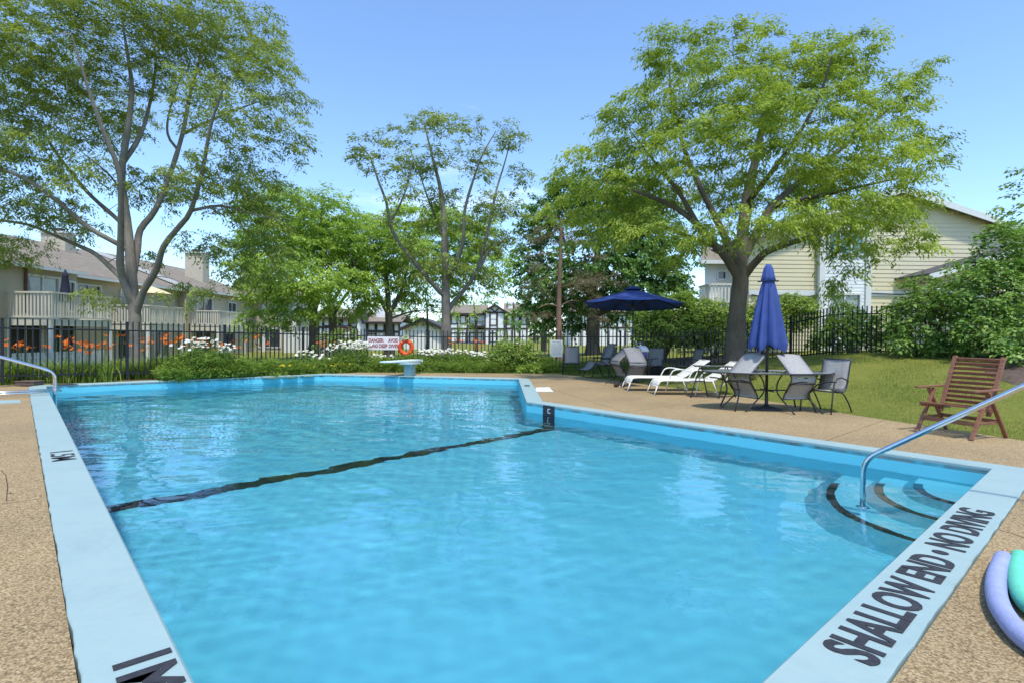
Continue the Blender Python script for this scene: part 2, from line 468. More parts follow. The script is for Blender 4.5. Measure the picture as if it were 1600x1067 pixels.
M['roof_dark'] = roof_mat('charcoal shingles', (0.055, 0.055, 0.06), (0.10, 0.10, 0.10))
M['siding_y'] = simple('yellow vinyl siding', (0.64, 0.57, 0.38), 0.6, 0, 0.04, 1.0)
M['siding_b'] = simple('beige vinyl siding', (0.46, 0.41, 0.29), 0.6, 0, 0.05, 1.0)
M['siding_w'] = simple('white vinyl siding', (0.72, 0.74, 0.76), 0.6, 0, 0.04, 1.0)
def pane_mat(name, tint, rough=0.05):
    m, nt, b = new_mat(name)
    v = objvec(nt)
    n = noise_n(nt, 0.9, 3, 0.5, v)
    c = ramp(nt, n.outputs['Fac'], [(0.35, tuple(x * .6 for x in tint)), (0.7, tint)])
    nt.links.new(c, b.inputs['Base Color']); b.inputs['Roughness'].default_value = rough
    b.inputs['Specular IOR Level'].default_value = 0.8
    return m
M['pane'] = pane_mat('window glass', (0.06, 0.07, 0.075))
M['pane_curtain'] = pane_mat('window glass over pale curtain', (0.30, 0.36, 0.36), 0.1)
M['pane_teal'] = pane_mat('window glass over teal blind', (0.18, 0.36, 0.42), 0.1)

def water_mat():
    m, nt, b = new_mat('pool water')
    nt.nodes.remove(b)
    g = nt.nodes.new('ShaderNodeBsdfGlass'); g.inputs['IOR'].default_value = 1.33; g.inputs['Roughness'].default_value = 0.0
    g.inputs['Color'].default_value = (0.90, 0.97, 1.0, 1)
    v = objvec(nt)
    n = noise_n(nt, 5.0, 3, 0.5, v)
    bn = nt.nodes.new('ShaderNodeBump'); bn.inputs['Strength'].default_value = 0.12; bn.inputs['Distance'].default_value = 0.02
    nt.links.new(n.outputs['Fac'], bn.inputs['Height']); nt.links.new(bn.outputs['Normal'], g.inputs['Normal'])
    nt.links.new(g.outputs['BSDF'], nt.nodes['Material Output'].inputs['Surface'])
    return m
M['water'] = water_mat()

# ------------------------------------------------------------------ lettering
def text_mesh(txt, size, mat, name='lettering', parent=None, offset=0.0, extrude=0.0015, sx=1.0, spacing=1.0, align='LEFT', line=1.0):
    cu = bpy.data.curves.new(name, 'FONT'); cu.body = txt; cu.size = size; cu.offset = offset; cu.extrude = extrude
    cu.space_character = spacing; cu.align_x = align; cu.space_line = line; cu.resolution_u = 4
    tmp = bpy.data.objects.new(name + '_src', cu); COL.objects.link(tmp)
    dg = bpy.context.evaluated_depsgraph_get()
    me = bpy.data.meshes.new_from_object(tmp.evaluated_get(dg))
    bpy.data.objects.remove(tmp); bpy.data.curves.remove(cu)
    me.materials.clear(); me.materials.append(mat)
    co = np.empty(len(me.vertices) * 3, dtype=np.float32); me.vertices.foreach_get('co', co)
    co = co.reshape(-1, 3); co[:, 0] *= sx
    me.vertices.foreach_set('co', co.ravel()); me.update()
    o = bpy.data.objects.new(name, me); COL.objects.link(o)
    if parent is not None: o.parent = parent
    return o, (co[:, 0].min(), co[:, 0].max(), co[:, 1].min(), co[:, 1].max())
# ------------------------------------------------------------------ the pool's plan
A_ = Vector((-0.677, 0.736)); B_ = Vector((0.739, 0.674))        # along the pool, across the pool
PN, PC = Vector((-0.25, 1.03)), Vector((5.0, 5.72))
P4, P3, P2, P1 = Vector((0.30, 11.12)), Vector((0.20, 16.94)), Vector((-6.27, 18.04)), Vector((-11.37, 13.46))
POOL = [PN, PC, P4, P3, P2, P1]
CW = [0.325, 0.26, 0.34, 0.33, 0.33, 0.325]                       # coping width of edge i -> i+1
def edge_n(p, q):
    d = (q - p).normalized(); return Vector((d.y, -d.x))          # outward for a CCW loop
def line_x(p, d, q, e):
    t = ((q - p).x * e.y - (q - p).y * e.x) / (d.x * e.y - d.y * e.x); return p + d * t
INNER, OUTER = [], []
for i, p in enumerate(POOL):
    a, c = POOL[i - 1], POOL[(i + 1) % 6]
    d0, d1 = (p - a).normalized(), (c - p).normalized()
    n0, n1 = edge_n(a, p), edge_n(p, c)
    w0, w1 = CW[i - 1], CW[i]
    cr = d0.x * d1.y - d0.y * d1.x
    if cr > 0 and i not in (1,):                                  # convex corner, eased
        ang = math.acos(max(-1, min(1, d0.dot(d1)))); r = 0.22; k = r * math.tan(ang / 2)
        s = p - d0 * k; ctr = s - n0 * r
        for j in range(6):
            t = j / 5; n = (n0 * (1 - t) + n1 * t).normalized()
            INNER.append(ctr + n * r); OUTER.append(ctr + n * (r + w0 * (1 - t) + w1 * t))
    else:
        INNER.append(p); OUTER.append(line_x(p + n0 * w0, d0, p + n1 * w1, d1))
DECK = [Vector(p) for p in [(10, -4), (8.6, 2.7), (6.87, 7.38), (6.05, 9.62), (5.7, 11.0), (4.8, 13.6), (1.75, 19.30), (-0.33, 19.43), (-6.1, 19.2),
                            (-11.94, 14.7), (-12.85, 13.84), (-15.5, 11.4), (-12, 4), (-7, -4)]]

def sdist(px, py, poly):
    """signed distance (positive outside) of arrays of points to a polygon."""
    d = np.full(px.shape, 1e9); ins = np.zeros(px.shape, bool); n = len(poly)
    for i in range(n):
        ax, ay = poly[i]; bx, by = poly[(i + 1) % n]
        ex, ey = bx - ax, by - ay; wx, wy = px - ax, py - ay
        t = np.clip((wx * ex + wy * ey) / (ex * ex + ey * ey), 0, 1)
        d = np.minimum(d, (wx - ex * t) ** 2 + (wy - ey * t) ** 2)
        c = ((ay > py) != (by > py)) & (px < (bx - ax) * (py - ay) / (by - ay + 1e-12) + ax)
        ins ^= c
    d = np.sqrt(d); return np.where(ins, -d, d)

# ------------------------------------------------------------------ the ground
CTRL = [(7.1, 17.5, .60), (11.6, 23, .55), (9.6, 19.0, .62), (9.95, 17.1, .85), (12, 16.6, .95), (14.5, 14, 1.0), (6.8, 21, .12), (4.6, 20.2, .03), (9, 30, .5), (15, 27, .75), (25, 27, .8),
        (20, 15, 1.1), (13, 9, .9), (11, 5, .45), (9.2, 11, .55), (8.2, 13.5, .52), (5.8, 17, .22), (-5, 20.6, .03), (0, 21.2, .0), (3, 21, 0), (-9, 16.8, .10), (-12.2, 13.2, .16), (-16, 10, .2), (-15, 14, .1), (-24, 29, -.5), (-13.6, 20, -.05),
        (-24, 45, -.45), (0, 60, -.2), (0, 90, -.1), (-25, 90, -.1), (40, 90, 0), (0, 35, -.1), (-60, 30, -.3), (60, 30, .5), (0, -30, 0), (-30, -10, 0), (30, -10, .3),
        (-300, 300, 0), (300, 300, 0), (-300, -300, 0), (300, -300, 0), (0, 400, 0)]
for i, p in enumerate(DECK):
    q = DECK[(i + 1) % len(DECK)]
    n = max(1, int((q - p).length / 1.8))
    for k in range(n):
        s = p.lerp(q, k / n); CTRL.append((s.x, s.y, -0.03))
_c = np.array(CTRL); _n = len(_c)
_D = np.sqrt(((_c[:, None, :2] - _c[None, :, :2]) ** 2).sum(-1))
_W = np.linalg.solve(np.block([[_D, np.ones((_n, 1))], [np.ones((1, _n)), np.zeros((1, 1))]]), np.append(_c[:, 2], 0))
def terrain(x, y):
    x = np.atleast_1d(np.asarray(x, float)); y = np.atleast_1d(np.asarray(y, float)); out = np.zeros(x.shape)
    xf, yf, of = x.ravel(), y.ravel(), out.ravel()
    for i in range(0, len(xf), 20000):
        D = np.sqrt((xf[i:i + 20000, None] - _c[None, :, 0]) ** 2 + (yf[i:i + 20000, None] - _c[None, :, 1]) ** 2)
        of[i:i + 20000] = D @ _W[:-1] + _W[-1]
    return of.reshape(x.shape)
def gz(x, y): return float(terrain(x, y)[0])

def axis(lo, hi, step, far):
    a = list(np.arange(lo, hi + 1e-6, step)); s = step; p = hi
    while p < far: s *= 1.35; p += s; a.append(p)
    s = step; p = lo
    while p > -far: s *= 1.35; p -= s; a.insert(0, p)
    return np.array(a)
gx, gy = axis(-18, 18, 0.4, 900), axis(-6, 30, 0.4, 900)
GX, GY = np.meshgrid(gx, gy)
GZ = terrain(GX, GY)
_sd = sdist(GX, GY, DECK)
GZ = np.where(_sd < 0.02, np.minimum(GZ, -0.03), GZ)
_bumps = np.array([mnoise.noise(Vector((a * .7, b * .7, 0))) for a, b in zip(GX.ravel(), GY.ravel())]).reshape(GX.shape)
GZ = GZ + np.where(_sd > 0.3, _bumps * 0.035 * np.clip((_sd - .3), 0, 1), 0)
nx_ = len(gx)
idx = np.arange(GX.size).reshape(GX.shape)
Q = np.stack([idx[:-1, :-1], idx[:-1, 1:], idx[1:, 1:], idx[1:, :-1]], -1).reshape(-1, 4)
Q = Q[(_sd.ravel()[Q] > -0.7).any(1)]
lawn = npmesh('ground', np.stack([GX.ravel(), GY.ravel(), GZ.ravel()], 1), Q, M['lawn'], kind='structure')
lawn.data.polygons.foreach_set('use_smooth', [True] * len(lawn.data.polygons))

# ------------------------------------------------------------------ the deck: aggregate slabs with open joints over a concrete bed
def ring_bm(outer, inner):
    bm = bmesh.new()
    es = []
    for loop in (outer, inner):
        v = [bm.verts.new((p[0], p[1], 0)) for p in loop]
        es += [bm.edges.new((v[i], v[(i + 1) % len(v)])) for i in range(len(v))]
    bmesh.ops.triangle_fill(bm, use_beauty=True, edges=es)
    bmesh.ops.recalc_face_normals(bm, faces=bm.faces)
    for f in bm.faces:
        if f.normal.z < 0: f.normal_flip()
    return bm
COPE_OUT = [p.copy() for p in OUTER]
DECK_IN = []
for i, p in enumerate(OUTER):
    DECK_IN.append(p + (p - INNER[i]).normalized() * 0.007)
bm = ring_bm(DECK, DECK_IN)
me = bpy.data.meshes.new('pool_deck')
b2 = bm.copy(); bmesh.ops.translate(b2, verts=b2.verts, vec=(0, 0, -0.022)); b2.to_mesh(me); b2.free()
me.materials.append(M['concrete_base'])
deck = bpy.data.objects.new('pool_deck', me); COL.objects.link(deck); deck['kind'] = 'structure'
JOINTS = []                                                       # (point, normal)
for s in (-1.7, 1.6, 4.9, 8.2, 11.5):
    JOINTS.append((PN + A_ * s, A_))
JOINTS.append((Vector((-0.36, 19.4)), Vector((0.97, 0.24)).normalized()))
JOINTS.append((Vector((-6.4, 18.6)), Vector((0.62, -0.78)).normalized()))
for p, n in JOINTS:
    for off in (-0.006, 0.006):
        bmesh.ops.bisect_plane(bm, geom=bm.verts[:] + bm.edges[:] + bm.faces[:], plane_co=(p.x + n.x * off, p.y + n.y * off, 0), plane_no=(n.x, n.y, 0), dist=1e-5)
kill = []; groups = {}
bm.faces.ensure_lookup_table()
for f in bm.faces:
    c = f.calc_center_median().to_2d(); key = []
    for p, n in JOINTS:
        d = (c - p).dot(n)
        if abs(d) < 0.006: kill.append(f); key = None; break
        key.append(d > 0)
    f.tag = False
bmesh.ops.delete(bm, geom=kill, context='FACES_ONLY')
bm.faces.ensure_lookup_table()
comps = []; seen = set()
for f in bm.faces:
    if f in seen: continue
    st = [f]; seen.add(f); comp = []
    while st:
        g = st.pop(); comp.append(g)
        for e in g.edges:
            for h in e.link_faces:
                if h not in seen: seen.add(h); st.append(h)
    comps.append(comp)
for comp in comps:
    mb = MB(); vi = {}
    for f in comp:
        for v in f.verts:
            if v not in vi: vi[v] = len(mb.v); mb.v.append((v.co.x, v.co.y, 0.0))
    cs = set(comp)
    for f in comp:
        mb.f.append([vi[v] for v in f.verts]); mb.m.append(0)
    for f in comp:
        for l in f.loops:
            if sum(1 for h in l.edge.link_faces if h in cs) == 1:
                a, b = l.vert, l.link_loop_next.vert; o = len(mb.v)
                mb.v += [(a.co.x, a.co.y, -0.09), (b.co.x, b.co.y, -0.09)]
                mb.f.append([vi[b], vi[a], o, o + 1]); mb.m.append(0)
    mb.build('slab', M['deck'], deck)
bm.free()

# ------------------------------------------------------------------ the pool: coping, basin, steps, water
WATER_Z = -0.19
pool = thing('swimming_pool', 'blue painted outdoor swimming pool filled with clear water', 'pool', (0, 0, 0))
cm = MB(); K = len(INNER)
ZT = 0.018
prof = [(0.0, -0.06), (0.0, ZT - 0.012), (0.012, ZT), (0.985, ZT), (1.0, ZT - 0.006), (1.0, -0.06)]
rows = []
for i in range(K):
    a, b = INNER[i], OUTER[i]; d = (b - a); L = d.length
    rows.append([(a.x + d.x * (t if t > .9 or t == 0 else t / L), a.y + d.y * (t if t > .9 or t == 0 else t / L), z) for t, z in prof])
def densify(rows):
    out = []
    for i in range(len(rows)):
        r, s = rows[i], rows[(i + 1) % len(rows)]
        n = max(1, int((Vector(r[0]) - Vector(s[0])).length / 0.07))
        for k in range(n):
            t = k / n
            row = [tuple(Vector(p).lerp(Vector(q), t)) for p, q in zip(r, s)]
            j = mnoise.noise(Vector((row[3][0] * 4, row[3][1] * 4, 0))) * 0.009 + mnoise.noise(Vector((row[3][0] * 14, row[3][1] * 14, 3))) * 0.006
            d = (Vector(row[3]) - Vector(row[2])).normalized() * j
            for q in (3, 4, 5): row[q] = tuple(Vector(row[q]) + d)
            out.append(row)
    return out
rows = densify(rows); rows.append(rows[0])
cm.sheet([r[::-1] for r in rows])
coping = cm.build('coping', M['coping'], pool)

def floor_z(p):
    s = (Vector(p) - PN).dot(A_)
    for s0, z0, s1, z1 in ((-9, -1.15, 0.3, -1.15), (0.3, -1.15, 6.6, -1.62), (6.6, -1.62, 11.0, -3.0), (11.0, -3.0, 99, -3.0)):
        if s <= s1: return z0 + (z1 - z0) * (s - s0) / (s1 - s0)
bm = bmesh.new()
vsn = [bm.verts.new((p.x, p.y, 0)) for p in INNER]; bm.faces.new(vsn)
for s in (0.3, 6.6, 11.0):
    p = PN + A_ * s
    bmesh.ops.bisect_plane(bm, geom=bm.verts[:] + bm.edges[:] + bm.faces[:], plane_co=(p.x, p.y, 0), plane_no=(A_.x, A_.y, 0), dist=1e-5)
mb = MB(); bm.verts.ensure_lookup_table(); bm.verts.index_update()
for v in bm.verts: mb.v.append((v.co.x, v.co.y, floor_z(v.co.to_2d())))
for f in bm.faces: mb.f.append([v.index for v in f.verts]); mb.m.append(0)
for e in bm.edges:
    if len(e.link_faces) == 1:
        l = e.link_loops[0]; a, b = l.vert, l.link_loop_next.vert; o = len(mb.v)
        mb.v += [(a.co.x, a.co.y, -0.02), (b.co.x, b.co.y, -0.02)]
        mb.f.append([a.index, b.index, o + 1, o][::-1]); mb.m.append(0)
bm.free()
basin = mb.build('basin', M['basin'], pool); basin.cycles.is_caustics_receiver = True
for f in basin.data.polygons: pass

# black line across the floor and up the right wall
LS = Vector((0.72, 10.63))
wd = (P4 - PC).normalized(); wn_ = edge_n(PC, P4)
t = (LS - PC).dot(wd); LS = PC + wd * t
n = edge_n(P1, PN); LE = LS - B_ * 7.6
LE = line_x(LS, B_, PN, A_)
mb = MB(); r = []
for k in range(31):
    p = LS.lerp(LE, k / 30)
    r.append([(p.x - A_.x * .13, p.y - A_.y * .13, floor_z(p - A_ * .13) + .006), (p.x + A_.x * .13, p.y + A_.y * .13, floor_z(p + A_ * .13) + .006)])
mb.sheet(r)
q = LS - wn_ * 0.005
mb.sheet([[(q.x - wd.x * .16, q.y - wd.y * .16, z), (q.x + wd.x * .16, q.y + wd.y * .16, z)] for z in (-0.006, -0.2, -0.6, -1.2, floor_z(LS) + .004)])
mb.build('depth_line', M['paint_black'], pool)
# worn white mark on the black stripe
mb = MB(); q = LS - wn_ * 0.0075 - wd * 0.02
for (u0, u1, z0, z1) in ((-.05, -.03, -.15, -.06), (-.05, .02, -.075, -.06), (-.05, .03, -.15, -.135)):
    mb.sheet([[(q.x - wd.x * u, q.y - wd.y * u, z) for u in (u0, u1)] for z in (z0, z1)])
mb.build('wall_mark', M['white_paint'], pool)

# curved corner steps with black nosings
U_, V_ = -B_, (P4 - PC).normalized()
def ell(ru, rv, k, n=26):
    a = math.pi / 2 * k / n
    # a rounded quarter, squarer than an ellipse
    ca, sa = max(0, math.cos(a)) ** 0.8, max(0, math.sin(a)) ** 0.8
    return PC + U_ * (ru * ca) + V_ * (rv * sa)
for zt, ru, rv, k1 in ((-0.80, 1.84, 1.38, 24), (-0.54, 1.36, 0.95, 24), (-0.31, 0.92, 0.62, 23)):
    arc = [ell(ru, rv, k) for k in range(27)]
    poly = [PC + (-wn_) * 0.0] + arc
    mb = MB(); sp_ = .22 if ru > 1.6 else .14                     # risers flared outward so sun reaches them and no shaded band shows
    low = [ell(ru + sp_, rv + sp_, k) for k in range(27)]
    mb.sheet([[(p.x, p.y, zt) for p in arc], [(p.x, p.y, zt - .46 if ru > 1.6 else zt - .34) for p in low]]); mb.sheet([[(p.x, p.y, zt - .46 if ru > 1.6 else zt - .34) for p in low], [(p.x, p.y, -1.3) for p in low]])
    mb.add([(p.x, p.y, zt) for p in poly], [list(range(len(poly)))])
    mb.build('step', M['basin'], pool).cycles.is_caustics_receiver = True
    mb = MB()
    mb.sheet([[(ell(ru + .004, rv + .004, k).x, ell(ru + .004, rv + .004, k).y, zt - 0.02) for k in range(0, k1)],
              [(ell(ru + .004, rv + .004, k).x, ell(ru + .004, rv + .004, k).y, zt + 0.005) for k in range(0, k1)],
              [(ell(ru - .078, rv - .078, k).x, ell(ru - .078, rv - .078, k).y, zt + 0.005) for k in range(0, k1)]])
    mb.build('step_nosing', M['paint_black'], pool)

# the water: one rippled sheet, calmer at the shallow end
st = 0.038
xs = np.arange(-11.9, 5.4, st); ys = np.arange(0.7, 18.5, st)
WX, WY = np.meshgrid(xs, ys)
sdw = sdist(WX, WY, INNER)
rw = np.random.default_rng(11)
WZ = np.zeros(WX.shape)
amp_loc = np.clip(((WX - PN.x) * A_.x + (WY - PN.y) * A_.y - 2.0) / 9.0, 0, 1)
for k in range(64):
    lam = 0.16 * (1.9 / 0.16) ** rw.random()
    ang = R_(80) + rw.normal(0, 0.75)
    ph = rw.random() * 6.28
    kx, ky = math.cos(ang) * 2 * math.pi / lam, math.sin(ang) * 2 * math.pi / lam
    a = 0.00066 * lam ** 0.75
    mod = 0.5 + 0.5 * np.sin(WX * rw.normal(0, .5) + WY * rw.normal(0, .5) + rw.random() * 6.28)
    WZ += a * (0.75 + 1.25 * amp_loc) * mod * np.sin(kx * WX + ky * WY + ph + 0.8 * np.sin(WX * .9 + k) + 0.6 * np.sin(WY * .8 - k))
idx = np.arange(WX.size).reshape(WX.shape)
Q = np.stack([idx[:-1, :-1], idx[:-1, 1:], idx[1:, 1:], idx[1:, :-1]], -1).reshape(-1, 4)
Q = Q[(sdw.ravel()[Q] < 0.03).all(1)]
used, inv = np.unique(Q.ravel(), return_inverse=True)
V = np.stack([WX.ravel(), WY.ravel(), WZ.ravel() + WATER_Z], 1)[used]
water = npmesh('water', V, inv.reshape(-1, 4), M['water'])
water.data.polygons.foreach_set('use_smooth', [True] * len(water.data.polygons))
water['kind'] = 'structure'; water.cycles.is_caustics_caster = True

# painted lettering on the coping
def lay_text(txt, p_start, right, up, width, height, mat, z, offset, parent):
    o, (x0, x1, y0, y1) = text_mesh(txt, 1.0, mat, 'painted_lettering', parent, offset, 0.0005)
    sx, sy = width / (x1 - x0), height / (y1 - y0)
    me = o.data
    for v in me.vertices:
        x, y = (v.co.x - x0) * sx, (v.co.y - y0) * sy
        v.co = (p_start.x + right.x * x + up.x * y, p_start.y + right.y * x + up.y * y, z + v.co.z)
    me.update(); return o
nS = edge_n(PN, PC)
dS = (PC - PN).normalized()
tS = gnd(1376, 1054).to_2d(); tE = gnd(1560, 806).to_2d()
s0 = (tS - PN).dot(dS) ; s1 = (tE - PN).dot(dS)
# an old L-shaped crack in the left deck slab
mb = MB()
for a, b in (((2, 735), (9, 742)), ((9, 742), (12, 760)), ((12, 760), (10, 782)), ((10, 782), (24, 780)), ((14, 770), (22, 771))):
    a, b = gnd(*a), gnd(*b); mb.bar((a.x, a.y, .0012), (b.x, b.y, .0012), .006, .0016)
mb.build('crack', M['timber'], deck, kind='stuff')
lay_text('SHALLOW END \u2022 NO DIVING', PN + dS * s0 + nS * 0.275, dS, -nS, s1 - s0, 0.215, M['paint_black'], ZT + 0.004, 0.03, pool)
nL = edge_n(P1, PN); dL = (PN - P1).normalized()
q0 = gnd(240, 1000).to_2d(); s0 = (q0 - P1).dot(dL)
lay_text('1M', P1 + dL * (s0 + 0.15) + nL * 0.225, dL, -nL, 0.30, 0.20, M['paint_black'], ZT + 0.004, 0.03, pool)
q0 = gnd(92, 708).to_2d(); s0 = (q0 - P1).dot(dL)
lay_text('1.5M', P1 + dL * s0 + nL * 0.25, dL, -nL, 0.56, 0.20, M['paint_black'], ZT + 0.004, 0.004, pool)
# small depth mark on the diagonal coping and on the white patch beside it
dD = (P3 - P4).normalized(); nD = edge_n(P4, P3)
lay_text('2.4M', P4 + dD * 3.7 + nD * 0.24, -dD, -nD, 0.42, 0.15, M['paint_black'], ZT + 0.004, 0.02, pool)
mb = MB(); pp = [gnd(x, y).to_2d() for x, y in ((834, 611.5), (865, 611.5), (858, 604.5), (838, 605))]
mb.prism([(p.x, p.y) for p in pp], 0.001, 0.004); mb.build('painted_patch', M['white_paint'], deck)
mb = MB(); pp = [gnd(x, y).to_2d() for x, y in ((-60, 633), (33, 629), (31, 624.5), (-60, 627))]
mb.prism([(p.x, p.y) for p in pp], 0.001, 0.004); mb.build('painted_stripe', M['coping'], deck)
# black warning paint where the far left coping corner meets the wall
mb = MB(); c = P1; w = (P2 - P1).normalized(); nn = edge_n(P2, P1) * -1
nF = edge_n(P2, P1)
pp = [P1 + w * .14 + dL * .02, P1 + w * .62 + dL * .02, P1 + w * .5 - dL * .26, P1 + w * .08 - dL * .26]
mb.add([(p.x, p.y, ZT + .003) for p in pp], [(0, 1, 2, 3)]); mb.build('warning_patch', M['paint_black'], pool)

# ------------------------------------------------------------------ the iron fence
FP = [(-17.2, 7.75, .20), (-12.2, 13.2, .16), (-5.4, 20.6, .03), (-3.2, 21.2, 0), (6.6, 21.1, .10), (9.6, 19.0, .60), (9.95, 17.1, .82), (16.5, 16.2, 1.0)]
FH = 1.46
fence = thing('iron_fence', 'black wrought iron picket fence running round the pool deck and up the lawn', 'fence', (0, 0, 0))
pk = MB(); pk.box((0, 0, FH / 2 - 0.02), (0.029, 0.029, FH)); pk = pk.build('picket', M['iron'], fence)
po = MB(); po.box((0, 0, FH / 2), (0.065, 0.065, FH + 0.06)); po.box((0, 0, FH + .04), (0.08, 0.08, 0.02)); po = po.build('post', M['iron'], fence)
first = [True, True]
def put(kind, x, y, z):
    i = 0 if kind == 'p' else 1; src = pk if i == 0 else po
    if first[i]: o = src; first[i] = False
    else: o = src.copy(); COL.objects.link(o)
    o.location = (x, y, z); return o
for i in range(len(FP) - 1):
    a, b = Vector(FP[i]), Vector(FP[i + 1]); L = (b - a).to_2d().length
    ns = max(1, round(L / 2.45)); rz = math.atan2(b.y - a.y, b.x - a.x)
    for s in range(ns):
        p, q = a.lerp(b, s / ns), a.lerp(b, (s + 1) / ns)
        n = max(2, round((q - p).length / 0.141))
        put('o', p.x, p.y, p.z - 0.03).rotation_euler = (0, 0, rz)
        for k in range(1, n):
            w = p.lerp(q, k / n)
            o = put('p', w.x, w.y, w.z + .04); o.rotation_euler = (random.uniform(-.004, .004), random.uniform(-.004, .004), rz)
        for h in (0.10, FH - 0.22):
            mb = MB(); mb.bar((p.x, p.y, p.z + h), (q.x, q.y, q.z + h), 0.032, 0.038); mb.build('rail', M['iron'], fence)
put('o', FP[-1][0], FP[-1][1], FP[-1][2])
# ------------------------------------------------------------------ houses
def courses(mb, p0, p1, z0, z1, step, xr=None, holes=(), out=0.016, m=0):
    """lap siding between two ground points; xr(z) limits the run, holes are (u0,u1,z0,z1) along it."""
    p0 = Vector((p0[0], p0[1], 0)); p1 = Vector((p1[0], p1[1], 0)); d = (p1 - p0); L = d.length; d /= L
    n = Vector((d.y, -d.x, 0)); z = z0
    while z < z1 - 1e-4:
        zt = min(z + step, z1); zm = (z + zt) / 2
        u0, u1 = xr(zm, L) if xr else (0, L)
        spans = [(u0, u1)]
        for h in holes:
            if h[2] < zm < h[3]:
                spans = [s for a, b in spans for s in ((a, min(b, h[0])), (max(a, h[1]), b)) if s[1] - s[0] > 0.01]
        for a, b in spans:
            if b - a < 0.02: continue
            q = [p0 + d * a + n * out, p0 + d * b + n * out, p0 + d * b + n * 0.002, p0 + d * a + n * 0.002]
            mb.add([(q[0].x, q[0].y, z), (q[1].x, q[1].y, z), (q[2].x, q[2].y, zt), (q[3].x, q[3].y, zt)], [(0, 1, 2, 3)], m)
            mb.add([(q[0].x, q[0].y, z), (q[1].x, q[1].y, z), (q[1].x - n.x * out, q[1].y - n.y * out, z), (q[0].x - n.x * out, q[0].y - n.y * out, z)], [(0, 3, 2, 1)], m)
        z = zt
def window_on(parent, p, d, n, w, h, pane='pane', mull=1, frame='trim', name='window', fw=0.09, bars=0):
    """window centred at p on a wall running along d with outward normal n."""
    p = Vector(p); d = Vector((d[0], d[1], 0)).normalized(); n = Vector((n[0], n[1], 0)).normalized(); up = Vector((0, 0, 1))
    mb = MB()
    for s in (-1, 1):
        mb.bar(p + d * s * (w / 2) - up * (h / 2) + n * .03, p + d * s * (w / 2) + up * (h / 2) + n * .03, fw, .10, up=n)
        mb.bar(p + up * s * (h / 2 + .002) - d * (w / 2 + fw / 2) + n * .032, p + up * s * (h / 2 + .002) + d * (w / 2 + fw / 2) + n * .032, .10, fw, up=up)
    f = mb.build(name, M[frame], parent, world=True)
    for k in range(mull + 1):
        a = -w / 2 + w * k / (mull + 1) + .03; b = -w / 2 + w * (k + 1) / (mull + 1) - .03
        mb = MB(); c = p + d * ((a + b) / 2) - n * .03
        mb.bar(c - up * (h / 2 - .04), c + up * (h / 2 - .04), b - a, .02, up=n)
        mb.build('pane', M[pane], f, world=True)
    for k in range(1, mull + 1):
        u = -w / 2 + w * k / (mull + 1); mb = MB()
        mb.bar(p + d * u - up * (h / 2 - .04) + n * .01, p + d * u + up * (h / 2 - .04) + n * .01, .06, .06, up=n)
        mb.build('mullion', M[frame], f, world=True)
    for k in range(1, bars + 1):
        z = -h / 2 + h * k / (bars + 1); mb = MB()
        mb.bar(p + up * z - d * (w / 2 - .04) + n * .012, p + up * z + d * (w / 2 - .04) + n * .012, .05, .05); mb.build('mullion', M[frame], f, world=True)
    return f
def slab_poly(parent, name, pts, th, mat):
    """a sloped slab (roof plane) from its top outline."""
    mb = MB(); n = len(pts); P = [Vector(p) for p in pts]
    nn = (P[1] - P[0]).cross(P[2] - P[0]).normalized()
    if nn.z < 0: nn = -nn
    Q = [p - nn * th for p in P]
    mb.add(P + Q, [list(range(n)), list(range(n, 2 * n))[::-1]] + [[i, n + i, n + (i + 1) % n, (i + 1) % n] for i in range(n)])
    o = mb.build(name, M[mat], parent, world=True)
    bm = bmesh.new(); bm.from_mesh(o.data); bmesh.ops.recalc_face_normals(bm, faces=bm.faces); bm.to_mesh(o.data); bm.free()
    return o
def rail_run(parent, name, p0, p1, z0, z1, n, mat, bw=0.085):
    """balustrade: top and bottom rail with separate balusters."""
    p0 = Vector((p0[0], p0[1], 0)); p1 = Vector((p1[0], p1[1], 0)); mb = MB()
    mb.bar((p0.x, p0.y, z1 - .04), (p1.x, p1.y, z1 - .04), .12, .08); r = mb.build(name, M[mat], parent, world=True)
    mb = MB(); mb.bar((p0.x, p0.y, z0 + .04), (p1.x, p1.y, z0 + .04), .08, .08); mb.build('bottom_rail', M[mat], r, world=True)
    d = p1 - p0; rz = math.atan2(d.y, d.x); b = None
    for k in range(n):
        q = p0 + d * ((k + .5) / n)
        if b is None:
            mb = MB(); mb.box((0, 0, (z1 - z0) / 2), (bw, .03, z1 - z0 - .14)); b = mb.build('baluster', M[mat], r)
            o = b
        else: o = b.copy(); COL.objects.link(o)
        o.location = Vector((q.x, q.y, z0)) - parent.location; o.rotation_euler = (0, 0, rz)
    return r

